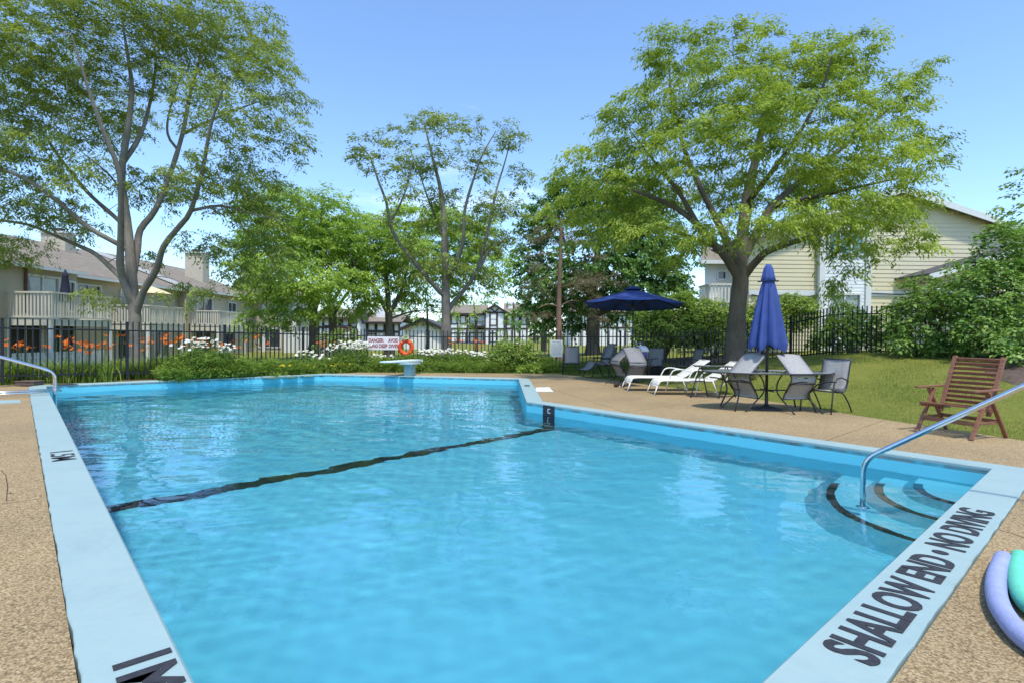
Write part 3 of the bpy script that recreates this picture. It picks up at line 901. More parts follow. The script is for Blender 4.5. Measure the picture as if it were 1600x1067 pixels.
# --- the beige townhouse row on the left: four joined units stepping away from the pool
XF = -24.0
def row_unit(label, y0, y1, xf, zg, ze, zr, balc=None, wins=(), step_white=False):
    t = thing('townhouse', label, 'townhouse', (xf, (y0 + y1) / 2, zg), 0, 'beige townhouses in the row beyond the left fence')
    xb = xf - 12.5; xr_ = xf - 6.2
    holes = [(u - w / 2, u + w / 2, z - h / 2, z + h / 2) for (u, z, w, h, pn, ml) in wins]
    mb = MB()
    courses(mb, (xf, y0), (xf, y1), zg + .1, ze, .14, None, holes)
    courses(mb, (xb, y0), (xf, y0), zg + .1, ze, .14)
    mb.add([(xf - .05, y0 + .05, zg - .5), (xf - .05, y1 - .05, zg - .5), (xf - .05, y1 - .05, ze), (xf - .05, y0 + .05, ze), (xb, y0 + .05, zg - .5), (xb, y1 - .05, zg - .5), (xb, y1 - .05, ze), (xb, y0 + .05, ze)],
           [(0, 1, 2, 3), (5, 4, 7, 6), (4, 0, 3, 7), (1, 5, 6, 2)])
    # gable end facing the viewer
    def gr(z, L): k = (z - ze) / (zr - ze); return (6.3 * k, L - 6.2 * k)
    courses(mb, (xb, y0), (xf, y0), ze, zr, .14, gr)
    mb.build('wall', M['siding_b'], t, world=True)
    sl = (zr - ze) / 6.2
    slab_poly(t, 'roof', [(xf + .5, y0 - .25, ze - .5 * sl + .14), (xf + .5, y1 + .002, ze - .5 * sl + .14), (xr_, y1 + .002, zr + .14), (xr_, y0 - .25, zr + .14)], .12, 'roof')
    slab_poly(t, 'roof', [(xb - .5, y0 - .25, ze - .5 * sl + .138), (xr_ + .002, y0 - .25, zr + .138), (xr_ + .002, y1 + .002, zr + .138), (xb - .5, y1 + .002, ze - .5 * sl + .138)], .12, 'roof')
    mb = MB()
    mb.bar((xf + .53, y0 - .25, ze - .5 * sl + .03), (xf + .53, y1, ze - .5 * sl + .03), .10, .16); mb.build('gutter', M['trim'], t, world=True)
    mb = MB(); mb.bar((xf + .52, y0 - .30, ze - .5 * sl + .06), (xr_, y0 - .30, zr + .06), .06, .22); mb.bar((xr_ + .01, y0 - .302, zr + .06), (xb - .5, y0 - .302, ze - .5 * sl + .06), .06, .22)
    mb.build('rake_board', M['trim'], t, world=True)
    mb = MB(); mb.box((xf + .2, (y0 + y1) / 2, ze - .10), (.60, y1 - y0 - .02, .03)); mb.build('soffit', M['trim'], t, world=True)
    for (u, z, w, h, pn, ml) in wins:
        window_on(t, (xf, y0 + u, z), (0, 1), (1, 0), w, h, pn, ml)
    if balc:
        ya, yb, zf, zr2, dp, nb = balc
        mb = MB(); mb.box((xf + dp / 2, (ya + yb) / 2, zf - .16), (dp, yb - ya, .32)); b = mb.build('balcony_floor', M['balcony'], t, world=True)
        rail_run(t, 'balcony_rail', (xf + .05, ya), (xf + dp, ya), zf + .05, zr2, max(5, int(dp / .17)), 'balcony')
        rail_run(t, 'balcony_rail', (xf + dp, ya), (xf + dp, yb), zf + .05, zr2, nb, 'balcony')
        rail_run(t, 'balcony_rail', (xf + .05, yb), (xf + dp, yb), zf + .05, zr2, max(5, int(dp / .17)), 'balcony')
        for yy in (ya + .06, yb - .06):
            mb = MB(); mb.box((xf + dp - .08, yy, (zg + zf - .32) / 2 - .1), (.16, .16, zf - .32 - zg + .2)); mb.build('post', M['trim'], t, world=True)
    return t
ZG = -0.55
uA = row_unit('nearest beige townhouse of the row with a wide corner balcony and white posts', 17.0, 30.4, XF, ZG, 4.65, 7.3, (26.2, 30.2, 1.9, 3.2, 2.1, 24),
              [(11.2, 3.05, 2.0, 2.1, 'pane_curtain', 1), (10.2, .65, 1.9, 2.1, 'dark_interior', 1), (12.3, .65, 1.8, 2.1, 'dark_interior', 1), (5.0, 3.4, 1.4, 1.2, 'pane', 1), (13.0, 3.2, .5, 1.6, 'pane', 0)])
uB = row_unit('second beige townhouse of the row, half behind the big multi-stemmed locust trunk', 30.42, 40.6, XF - .6, ZG, 4.55, 7.0, (33.4, 37.0, 1.75, 2.95, 2.6, 20),
              [(1.6, 3.0, 1.8, 2.0, 'pane', 1), (5.2, 2.95, 2.0, 2.0, 'pane_curtain', 1), (5.0, .6, 2.2, 2.0, 'dark_interior', 1), (8.2, .6, 1.5, 2.0, 'pane', 1)])
uC = row_unit('third beige townhouse of the row with a cream balcony right of the locust trunk', 40.62, 51.0, XF, ZG, 4.6, 7.0, (41.2, 45.4, 1.75, 2.95, 2.1, 22),
              [(2.4, 3.0, 2.2, 2.0, 'pane', 1), (6.6, 3.2, 1.4, 1.3, 'pane', 1), (2.2, .55, 2.2, 2.0, 'dark_interior', 1), (6.2, .6, 1.6, 1.5, 'pane', 1)])
# the projecting end unit, its wall turned to the viewer
uD = thing('townhouse', 'beige end unit of the townhouse row whose blank wall faces the pool behind drooping leaves', 'townhouse', (-20, 55, ZG), 0, 'beige townhouses in the row beyond the left fence')
mb = MB()
hl = [(4.2, 5.4, 2.4, 4.0), (2.6, 4.6, .0, 1.7)]
courses(mb, (-26, 51.02), (-20.0, 51.02), ZG, 4.6, .15, None, hl); courses(mb, (-20.0, 51.02), (-20.0, 55.5), ZG, 4.6, .15)
mb.add([(-26, 51.08, ZG - .5), (-20.06, 51.08, ZG - .5), (-20.06, 51.08, 4.6), (-26, 51.08, 4.6), (-20.06, 55.5, ZG - .5), (-20.06, 55.5, 4.6)], [(0, 1, 2, 3), (1, 4, 5, 2)])
mb.build('wall', M['siding_b'], uD, world=True)
slab_poly(uD, 'roof', [(-26.3, 50.5, 4.62), (-19.5, 50.5, 4.62), (-19.5, 53, 6.3), (-26.3, 53, 6.3)], .14, 'roof')
slab_poly(uD, 'roof', [(-26.3, 53.002, 6.3), (-19.5, 53.002, 6.3), (-19.5, 56, 4.62), (-26.3, 56, 4.62)], .14, 'roof')
mb = MB(); mb.bar((-26.3, 50.46, 4.52), (-19.5, 50.46, 4.52), .10, .18); mb.build('gutter', M['trim'], uD, world=True)
window_on(uD, (-21.2, 51.02, 3.2), (1, 0), (0, -1), 1.2, 1.6, 'pane_curtain', 0)
window_on(uD, (-22.4, 51.02, .85), (1, 0), (0, -1), 2.0, 1.7, 'pane', 1)
for x in (-22.9, -20.1):
    mb = MB(); mb.box((x, 50.93, 2.0), (.30, .06, 5.0)); mb.build('corner_board', M['trim'], uD, world=True)
for (t, x, y, z0, z1, w, d) in ((uC, -26.6, 46.6, 5.4, 7.9, 1.5, 1.0), (uD, -24.8, 53.0, 5.9, 7.6, 1.8, .9), (uA, -29.6, 29.4, 6.8, 7.8, 1.2, .9), (uB, -30.0, 36.5, 6.4, 7.7, 1.6, .9)):
    mb = MB(); mb.box((x, y, (z0 + z1) / 2), (w, d, z1 - z0)); c = mb.build('chimney', M['brick_chimney'], t, world=True)
    mb = MB(); mb.box((x, y, z1 + .06), (w + .2, d + .2, .12)); mb.build('chimney_cap', M['trim'], c, world=True)
    mb = MB(); mb.box((x, y, z1 + .25), (w * .4, d * .4, .26)); mb.build('flue', M['timber'], c, world=True)
mb = MB(); mb.tube([(XF + .08, 27.15, 4.45), (XF + .08, 27.15, 2.2)], .07, 6); mb.build('downspout', M['brown_fence'], uA, world=True)
t = thing('board_fence', 'white vertical board fence between the beige end unit and the left Tudor house', 'fence', (-17.0, 49.0, ZG))
mb = MB(); mb.bar((-3.2, 0, 1.55), (3.2, 0, 1.55), .05, .12); mb.build('rail', M['white_paint'], t)
b = None
for k in range(22):
    if b is None: mb = MB(); mb.box((0, -.05, 1.0), (.24, .03, 2.0)); b = mb.build('board', M['white_paint'], t); o = b
    else: o = b.copy(); COL.objects.link(o)
    o.location = (-3.1 + k * .295, 0, .02 * (k % 2))
# things on and under the balconies
t = thing('patio_umbrella', 'closed dark navy patio umbrella standing on the nearest townhouse balcony', 'umbrella', (XF + 1.0, 28.4, 1.9))
mb = MB(); mb.lathe([(.03, 2.55), (.12, 2.35), (.15, 2.25), (.13, 2.2), (.22, 1.5), (.26, .95), (.20, .9)], 12, fn=lambda a, i: 1 + .16 * math.sin(a * 6)); mb.build('canopy', M['navy'], t, smooth=True)
mb = MB(); mb.tube([(0, 0, 0), (0, 0, 2.6)], .025, 8); mb.build('pole', M['frame'], t)
mb = MB(); mb.lathe([(.0, .08), (.25, .06), (.25, 0), (0, 0)], 14); mb.build('base', M['frame'], t)
t = thing('patio_umbrella', 'open pale yellow parasol shading the second townhouse balcony', 'umbrella', (XF + 1.0, 35.2, 1.75))
mb = MB(); mb.lathe([(.02, 2.45), (.6, 2.25), (1.25, 1.98)], 8); mb.build('canopy', simple('pale yellow canvas', (.66, .58, .33), .85), t, solid=.01)
mb = MB(); mb.tube([(0, 0, 0), (0, 0, 2.45)], .025, 8); mb.build('pole', M['white_paint'], t)
mb = MB(); mb.lathe([(.0, .08), (.25, .06), (.25, 0), (0, 0)], 14); mb.build('base', M['frame'], t)
wf = thing('picket_fence', 'low white patio fence under the nearest townhouse balcony', 'fence', (XF + 3.2, 25.5, ZG))
n = 22; b = None
mb = MB(); mb.bar((0, -2.6, .75), (0, 2.6, .75), .04, .09); mb.bar((0, -2.6, .2), (0, 2.6, .2), .04, .09); mb.build('rail', M['white_paint'], wf)
for k in range(n):
    if b is None: mb = MB(); mb.box((.035, 0, .48), (.025, .17, .95)); b = mb.build('picket', M['white_paint'], wf); o = b
    else: o = b.copy(); COL.objects.link(o)
    o.location = (0, -2.5 + 5.0 * k / (n - 1), 0)

# --- the yellow gable house on the right
YH = 27.0
yh = thing('house', 'pale yellow sided gable house with a white window bay behind the right fence', 'house', (18.5, YH, .6))
xl, xr2 = 11.55, 25.8; pkx = (xl + xr2) / 2; ze, zp = at(1170, 372, YH).z, at(1392, 301, YH).z
bx0, bx1 = at(1276, 450, YH).x, at(1354, 450, YH).x
mb = MB()
def gr(z, L):
    if z < ze: return (0, L)
    k = (z - ze) / (zp - ze); return (L / 2 * k, L - L / 2 * k)
hl = [(bx0 - xl, bx1 - xl, -2, 7.2)]
courses(mb, (xl, YH), (xr2, YH), .2, zp, .205, gr, hl, out=.022)
mb.add([(xl + .02, YH + .03, -.5), (xr2 - .02, YH + .03, -.5), (xr2 - .02, YH + .03, ze), (pkx, YH + .03, zp), (xl + .02, YH + .03, ze)], [(0, 1, 2, 3, 4)])
mb.add([(xl + .02, YH + .03, -.5), (xl + .02, YH + 5.2, -.5), (xl + .02, YH + 5.2, ze), (xl + .02, YH + .03, ze)], [(0, 3, 2, 1)])
mb.build('wall', M['siding_y'], yh, world=True)
sl = (zp - ze) / (pkx - xl)
slab_poly(yh, 'roof', [(xl - .5, YH - .45, ze - .5 * sl + .18), (pkx, YH - .45, zp + .18), (pkx, YH + 5.2, zp + .18), (xl - .5, YH + 5.2, ze - .5 * sl + .18)], .1, 'roof')
slab_poly(yh, 'roof', [(pkx + .002, YH - .45, zp + .18), (xr2 + .5, YH - .45, ze - .5 * sl + .18), (xr2 + .5, YH + 5.2, ze - .5 * sl + .18), (pkx + .002, YH + 5.2, zp + .18)], .1, 'roof')
mb = MB()
mb.bar((xl - .5, YH - .48, ze - .5 * sl + .01), (pkx, YH - .48, zp + .01), .05, .28); mb.bar((pkx + .001, YH - .482, zp + .01), (xr2 + .5, YH - .482, ze - .5 * sl + .01), .05, .28)
mb.build('rake_board', M['trim'], yh, world=True)
mb = MB(); zb = at(1200, 458, YH).z
for a, b in ((xl, bx0 - .02), (bx1 + .02, xr2)):
    mb.bar((a, YH - .03, zb), (b, YH - .03, zb), .05, .26)
mb.build('band_board', M['trim'], yh, world=True)
mb = MB()
pts = [(xl + .1, YH - .09, zb - .1)] + [(xl + (bx0 - xl) * k / 12, YH - .09, zb - .1 - .12 * math.sin(math.pi * k / 6) ** 2) for k in range(1, 13)]
pts += [(bx1 + .2 + (xr2 - bx1 - .4) * k / 12, YH - .09, zb + .02 - .05 * math.sin(math.pi * k / 4) ** 2) for k in range(13)]
mb.tube(pts, .025, 6); mb.build('cable', M['black_plastic'], yh, world=True)
mb = MB(); courses(mb, (bx0, YH - .25), (bx1, YH - .25), .2, 7.2, .17, None, [(.25, bx1 - bx0 - .25, at(1310, 400, YH).z, at(1310, 362, YH).z), (.45, bx1 - bx0 - .4, at(1310, 500, YH).z, at(1310, 461, YH).z)], out=.018)
mb.add([(bx0, YH - .22, -.5), (bx1, YH - .22, -.5), (bx1, YH - .22, 7.2), (bx0, YH - .22, 7.2)], [(0, 1, 2, 3)])
mb.add([(bx0, YH, -.5), (bx0, YH - .24, -.5), (bx0, YH - .24, 7.2), (bx0, YH, 7.2)], [(0, 1, 2, 3)]); mb.add([(bx1, YH, -.5), (bx1, YH - .24, -.5), (bx1, YH - .24, 7.2), (bx1, YH, 7.2)], [(3, 2, 1, 0)])
mb.build('bay_wall', M['siding_w'], yh, world=True)
for x in (bx0 + .08, bx1 - .12):
    mb = MB(); mb.box((x, YH - .31, 3.6), (.26, .08, 7.6)); mb.build('corner_board', M['trim'], yh, world=True)
c = (bx0 + bx1) / 2
window_on(yh, (c, YH - .25, at(1310, 381, YH).z), (1, 0), (0, -1), bx1 - bx0 - .75, at(1310, 362, YH).z - at(1310, 400, YH).z, 'pane_teal', 2)
window_on(yh, (c, YH - .25, at(1310, 480, YH).z), (1, 0), (0, -1), bx1 - bx0 - .95, at(1310, 461, YH).z - at(1310, 500, YH).z, 'pane_curtain', 1)
# porch roof low on the right, half hidden by the shrubs
pr = [at(1450, 428, YH - 2.2), at(1545, 400, YH - 2.2)]
slab_poly(yh, 'porch_roof', [(pr[0].x, YH - 2.3, pr[0].z), (pr[1].x + 2.5, YH - 2.3, pr[1].z + .75), (pr[1].x + 2.5, YH, pr[1].z + .75), (pr[0].x, YH, pr[0].z)], .08, 'roof_dark')
mb = MB(); mb.bar((pr[0].x, YH - 2.33, pr[0].z - .16), (pr[1].x + 2.5, YH - 2.33, pr[1].z + .59), .05, .24); mb.build('porch_fascia', M['trim'], yh, world=True)
for x in (pr[0].x + .5, pr[1].x + 1.5):
    mb = MB(); mb.box((x, YH - 2.1, 1.9), (.16, .16, 3.4)); mb.build('porch_post', M['trim'], yh, world=True)
# --- white wing with a balcony just left of the locust trunk
ww = thing('house', 'white gabled house with a small cream balcony seen left of the right locust trunk', 'house', (10.6, 28.6, .4))
YW = 28.6; a, b = at(1102, 400, YW), at(1158, 400, YW)
mb = MB(); courses(mb, (a.x, YW), (b.x + .55, YW), .1, at(1102, 405, YW).z, .17, None, [(.62, 1.10, at(1120, 438, YW).z, at(1120, 424, YW).z)])
mb.add([(a.x, YW + .03, -.5), (b.x + .55, YW + .03, -.5), (b.x + .55, YW + .03, at(1102, 405, YW).z), (a.x, YW + .03, at(1102, 405, YW).z)], [(0, 1, 2, 3)])
mb.add([(a.x, YW + .03, -.5), (a.x + 3.2, YW + 9, -.5), (a.x + 3.2, YW + 9, at(1102, 405, YW).z), (a.x, YW + .03, at(1102, 405, YW).z)], [(0, 3, 2, 1)])
mb.build('wall', M['siding_w'], ww, world=True)
zt = at(1102, 408, YW).z
slab_poly(ww, 'roof', [(a.x - .4, YW - .5, zt), (b.x + .9, YW - .5, zt), (b.x + .9, YW + 4.5, zt + 1.6), (a.x + 1.4, YW + 4.5, zt + 1.6)], .14, 'roof')
mb = MB(); mb.bar((a.x - .4, YW - .54, zt - .12), (b.x + .9, YW - .54, zt - .12), .06, .2); mb.build('gutter', M['trim'], ww, world=True)
window_on(ww, (a.x + .86, YW, at(1120, 431, YW).z), (1, 0), (0, -1), .46, .46, 'pane', 0)
zf = at(1102, 478, YW).z; zt2 = at(1102, 448, YW).z
mb = MB(); mb.box((a.x + .45, YW - .8, zf - .15), (1.5, 1.6, .3)); mb.build('balcony_floor', M['balcony'], ww, world=True)
rail_run(ww, 'balcony_rail', (a.x - .3, YW - 1.6), (a.x + 1.2, YW - 1.6), zf + .03, zt2, 9, 'balcony'); rail_run(ww, 'balcony_rail', (a.x - .3, YW - 1.55), (a.x - .3, YW - .05), zf + .03, zt2, 8, 'balcony')
for x in (a.x - .2, a.x + 1.1):
    mb = MB(); mb.box((x, YW - 1.5, zf / 2 - .2), (.14, .14, zf - .1)); mb.build('post', M['trim'], ww, world=True)

# --- mock Tudor houses far behind the lawn
def timber_wall(t, x0, x1, y, z0, z1, cols, rows, diag=()):
    for x in cols:
        mb = MB(); mb.box((x, y - .05, (z0 + z1) / 2), (.22, .08, z1 - z0)); mb.build('timber', M['timber'], t, world=True)
    for z in rows:
        mb = MB(); mb.box(((x0 + x1) / 2, y - .052, z), (x1 - x0, .08, .24)); mb.build('timber', M['timber'], t, world=True)
    for (xa, za, xb, zb) in diag:
        mb = MB(); mb.bar((xa, y - .054, za), (xb, y - .054, zb), .08, .20, up=(0, 0, 1)); mb.build('timber', M['timber'], t, world=True)
def wall_box(t, x0, x1, y0, y1, z0, z1, mat='stucco', gable=None):
    mb = MB(); mb.box(((x0 + x1) / 2, (y0 + y1) / 2, (z0 + z1) / 2), (x1 - x0, y1 - y0, z1 - z0))
    if gable: mb.add([(x0, y0, z1), (x1, y0, z1), ((x0 + x1) / 2, y0, gable), (x0, y1, z1), (x1, y1, z1), ((x0 + x1) / 2, y1, gable)], [(0, 1, 2), (4, 3, 5)])
    return mb.build('wall', M[mat], t, world=True)
def gable_roof(t, x0, x1, y0, y1, ze_, zr_, mat='roof', oh=.4):
    xm = (x0 + x1) / 2; s = (zr_ - ze_) / (xm - x0)
    slab_poly(t, 'roof', [(x0 - oh, y0 - oh, ze_ - oh * s + .2), (xm, y0 - oh, zr_ + .2), (xm, y1, zr_ + .2), (x0 - oh, y1, ze_ - oh * s + .2)], .16, mat)
    slab_poly(t, 'roof', [(xm + .002, y0 - oh, zr_ + .2), (x1 + oh, y0 - oh, ze_ - oh * s + .2), (x1 + oh, y1, ze_ - oh * s + .2), (xm + .002, y1, zr_ + .2)], .16, mat)
    mb = MB(); mb.bar((x0 - oh, y0 - oh - .04, ze_ - oh * s), (xm, y0 - oh - .04, zr_), .08, .34); mb.bar((xm, y0 - oh - .042, zr_), (x1 + oh, y0 - oh - .042, ze_ - oh * s), .08, .34); mb.build('rake_board', M['timber'], t, world=True)
def side_roof(t, x0, x1, y0, y1, ze_, zr_, mat='roof'):
    ym = (y0 + y1) / 2
    slab_poly(t, 'roof', [(x0 - .3, y0 - .5, ze_), (x1 + .3, y0 - .5, ze_), (x1 + .3, ym, zr_), (x0 - .3, ym, zr_)], .16, mat)
    slab_poly(t, 'roof', [(x0 - .3, ym + .002, zr_), (x1 + .3, ym + .002, zr_), (x1 + .3, y1 + .5, ze_), (x0 - .3, y1 + .5, ze_)], .16, mat)
    mb = MB(); mb.bar((x0 - .3, y0 - .55, ze_ - .1), (x1 + .3, y0 - .55, ze_ - .1), .08, .3); mb.build('fascia', M['timber'], t, world=True)
# centre house
Y2 = 88.0; X = lambda x: at(x, 500, Y2).x; Z = lambda y: at(760, y, Y2).z
t2 = thing('tudor_house', 'white and dark timber gabled house beyond the lawn straight behind the slender locust', 'house', (X(760), Y2, -.1))
wall_box(t2, X(757), X(789), Y2, Y2 + 8, -.6, Z(487), gable=Z(477)); gable_roof(t2, X(757), X(789), Y2, Y2 + 8, Z(487), Z(477))
timber_wall(t2, X(757), X(789), Y2, -.4, Z(487), [X(758), X(765.5), X(777), X(788)], [Z(514), Z(488.5)], [(X(773), Z(488), X(766), Z(481)), (X(773), Z(488), X(780), Z(481))])
window_on(t2, (X(771), Y2, Z(499)), (1, 0), (0, -1), 1.0, 1.9, 'pane', 0, 'timber', fw=.16, bars=1)
window_on(t2, (X(771), Y2, Z(527)), (1, 0), (0, -1), 1.0, 1.4, 'pane', 1, 'timber', fw=.16)
wall_box(t2, X(700), X(756.8), Y2 + 1.6, Y2 + 9, -.6, Z(490)); side_roof(t2, X(700), X(757), Y2 + 1.6, Y2 + 9, Z(490), Z(474))
timber_wall(t2, X(700), X(756), Y2 + 1.6, -.4, Z(490), [X(x) for x in (702, 714, 729, 744)], [Z(514)])
for x in (708, 722, 737): window_on(t2, (X(x), Y2 + 1.6, Z(500)), (1, 0), (0, -1), .9, 1.3, 'pane', 0, 'timber', fw=.16)
for x in (708, 722, 737, 750): window_on(t2, (X(x), Y2 + 1.6, Z(528)), (1, 0), (0, -1), .95, 1.5, 'pane', 0, 'timber', fw=.16)
mb = MB(); mb.box((X(744), Y2 + .8, Z(511)), (X(757) - X(732), 1.6, .25)); mb.build('balcony_floor', M['timber'], t2, world=True)
rail_run(t2, 'balcony_rail', (X(732), Y2 + .05), (X(756.5), Y2 + .05), Z(510), Z(502), 14, 'timber', .06)
wall_box(t2, X(789.3), X(826), Y2 + 2, Y2 + 9, -.6, Z(490)); side_roof(t2, X(789.5), X(826), Y2 + 2, Y2 + 9, Z(490), Z(471))
timber_wall(t2, X(789.5), X(826), Y2 + 2, -.4, Z(490), [X(x) for x in (791, 801, 813, 824)], [Z(513)])
for x in (796, 807, 819): window_on(t2, (X(x), Y2 + 2, Z(500)), (1, 0), (0, -1), .9, 1.3, 'pane', 0, 'timber', fw=.16)
mb = MB(); mb.box((X(797), Y2 + 4, Z(479)), (1.1, .9, Z(470) - Z(488))); c = mb.build('chimney', M['stucco'], t2, world=True)
for s in (-1, 1): mb = MB(); mb.box((X(797) + s * .5, Y2 + 3.53, Z(479)), (.14, .06, Z(470) - Z(488) - .02)); mb.build('timber', M['timber'], c, world=True)
# left house
Y1 = 68.0; X = lambda x: at(x, 500, Y1).x; Z = lambda y: at(560, y, Y1).z
t1 = thing('tudor_house', 'white and timber house with brown roof and balcony seen left of the danger sign', 'house', (X(560), Y1, -.2))
wall_box(t1, X(490), X(566), Y1, Y1 + 8, -.6, Z(497)); side_roof(t1, X(490), X(563), Y1, Y1 + 8, Z(497), Z(481))
timber_wall(t1, X(490), X(566), Y1, -.4, Z(497), [X(x) for x in (492, 505, 518, 532, 548, 558, 565)], [Z(512)])
for x in (511, 525, 540): window_on(t1, (X(x), Y1, Z(504)), (1, 0), (0, -1), .8, .95, 'pane', 0, 'timber', fw=.14)
for x in (512, 540): window_on(t1, (X(x), Y1, Z(528)), (1, 0), (0, -1), 1.3, 1.4, 'pane', 1, 'timber', fw=.14)
mb = MB(); mb.box((X(541), Y1 - .8, Z(523)), (X(555) - X(527), 1.5, .2)); mb.build('balcony_floor', M['brown_fence'], t1, world=True)
rail_run(t1, 'balcony_rail', (X(527), Y1 - 1.5), (X(555), Y1 - 1.5), Z(522.5), Z(511), 16, 'brown_fence', .1)
wall_box(t1, X(566.2), X(621), Y1 + 1.5, Y1 + 9, -.6, Z(503)); side_roof(t1, X(566.4), X(621), Y1 + 1.5, Y1 + 9, Z(503), Z(489))
timber_wall(t1, X(566.4), X(621), Y1 + 1.5, -.4, Z(503), [X(x) for x in (569, 583, 598, 611, 620)], [Z(518)])
for x in (576, 590, 604): window_on(t1, (X(x), Y1 + 1.5, Z(511)), (1, 0), (0, -1), .9, .9, 'pane', 0, 'timber', fw=.14)
for x in (576, 604): window_on(t1, (X(x), Y1 + 1.5, Z(530)), (1, 0), (0, -1), 1.0, 1.3, 'pane', 0, 'timber', fw=.14)
wall_box(t1, X(560), X(567), Y1 - .6, Y1 + 2, -.6, Z(494), gable=Z(484)); gable_roof(t1, X(560), X(567), Y1 - .6, Y1 + 2, Z(494), Z(484), 'roof_dark', .35)
mb = MB(); mb.box((X(584), Y1 + 4, Z(488)), (1.3, .9, Z(476) - Z(498))); mb.build('chimney', M['stucco'], t1, world=True)
# right house behind the maple
Y3 = 80.0; X = lambda x: at(x, 500, Y3).x; Z = lambda y: at(940, y, Y3).z
t3 = thing('tudor_house', 'white timbered house glimpsed under the dark maple behind the open umbrella', 'house', (X(950), Y3, 0))
wall_box(t3, X(892), X(1010), Y3, Y3 + 8, -.5, Z(488)); side_roof(t3, X(892), X(1010), Y3, Y3 + 8, Z(488), Z(468))
timber_wall(t3, X(892), X(1010), Y3, -.3, Z(488), [X(x) for x in range(894, 1012, 14)], [Z(512)])
for x in (908, 936, 950, 978, 1000): window_on(t3, (X(x), Y3, Z(501)), (1, 0), (0, -1), 1.0, 1.4, 'pane', 0, 'timber', fw=.14)
# small dark roofed garage between the houses
YG = 60.0; X = lambda x: at(x, 500, YG).x; Z = lambda y: at(650, y, YG).z
tg = thing('garage', 'low white garage with charcoal gable roof half hidden by a dark tree', 'garage', (X(665), YG, -.2))
wall_box(tg, X(632), X(690), YG, YG + 7, -.6, Z(513), gable=Z(501)); gable_roof(tg, X(632), X(690), YG, YG + 7, Z(513), Z(500), 'roof_dark', .5)
mb = MB(); mb.box((X(661), YG - .03, Z(531)), (X(676) - X(646), .06, 2.0)); mb.build('door', M['white_paint'], tg, world=True)
# ------------------------------------------------------------------ trees and shrubs
def sprays(C, O, rng, m=6, n=12, tl=0.5, L=0.15, W=0.045, droop=0.5, flat=0.35, fold=0.0, jit=0.5, gap=0.15):
    """leaf faces on m short twigs round each cluster centre C (N,3); O (N,3) is the outward direction there."""
    N = len(C); T = N * m
    c = np.repeat(C, m, 0); o = np.repeat(O, m, 0)
    th = rng.random(T) * 2 * np.pi
    d = np.stack([np.cos(th), np.sin(th), rng.normal(0, flat, T)], 1) + o * 0.7
    d /= np.linalg.norm(d, axis=1, keepdims=True)
    l = tl * (0.55 + 0.75 * rng.random(T))
    k = np.arange(n) / max(1, n - 1)
    K = T * n
    kk = np.tile(k, T); ll = np.repeat(l, n); dd = np.repeat(d, n, 0); cc = np.repeat(c, n, 0)
    s = (gap + (1 - gap) * kk) * ll
    p = cc + dd * s[:, None]; p[:, 2] -= droop * 0.55 * s * s / tl
    p += rng.normal(0, 0.02 + 0.06 * tl, (K, 3))
    side = np.stack([-dd[:, 1], dd[:, 0], np.zeros(K)], 1); side /= (np.linalg.norm(side, axis=1, keepdims=True) + 1e-9)
    sg = np.where(np.arange(K) % 2 == 0, 1.0, -1.0)
    ld = dd * (0.55 + 0.3 * rng.random(K))[:, None] + side * (sg * (0.6 + 0.5 * rng.random(K)))[:, None]
    ld[:, 2] -= droop * (0.5 + 0.9 * rng.random(K))
    ld += rng.normal(0, jit * 0.4, (K, 3)); ld /= np.linalg.norm(ld, axis=1, keepdims=True)
    up = np.zeros((K, 3)); up[:, 2] = 1; up += rng.normal(0, jit, (K, 3))
    wv = np.cross(ld, up); wv /= (np.linalg.norm(wv, axis=1, keepdims=True) + 1e-9)
    sc = (0.65 + 0.6 * rng.random(K))[:, None]
    Lv, Wv = ld * L * sc, wv * W * sc
    dn = np.cross(wv, ld) * (fold * L)
    V = np.stack([p, p + Lv * .45 + Wv * .5 + dn, p + Lv - np.array([0, 0, 1.0]) * droop * .25 * L, p + Lv * .45 - Wv * .5 + dn], 1).reshape(-1, 3)
    F = np.arange(K * 4).reshape(-1, 4)
    return V, F

def fill(blobs, spacing, rng, dens=1.0):
    """points spread through the union of ellipsoids [(centre, radii)] with a minimum spacing."""
    pts = []
    for (c, r) in blobs:
        vol = 4.19 * r[0] * r[1] * r[2]; n = max(3, int(dens * vol / spacing ** 3 * 0.9))
        q = rng.normal(0, 1, (n, 3)); q /= np.linalg.norm(q, axis=1, keepdims=True)
        q *= (rng.random((n, 1)) ** (1 / 2.4)); pts.append(np.array(c) + q * np.array(r))
    P = np.concatenate(pts); P = P[rng.permutation(len(P))]
    grid = {}; keep = []
    for i, p in enumerate(P):
        k = tuple((p / spacing).astype(int)); ok = True
        for a in (-1, 0, 1):
            for b in (-1, 0, 1):
                for c in (-1, 0, 1):
                    for j in grid.get((k[0] + a, k[1] + b, k[2] + c), ()):
                        if ((P[j] - p) ** 2).sum() < (spacing * .62) ** 2: ok = False; break
                    if not ok: break
                if not ok: break
            if not ok: break
        if ok: grid.setdefault(k, []).append(i); keep.append(i)
    return P[keep]

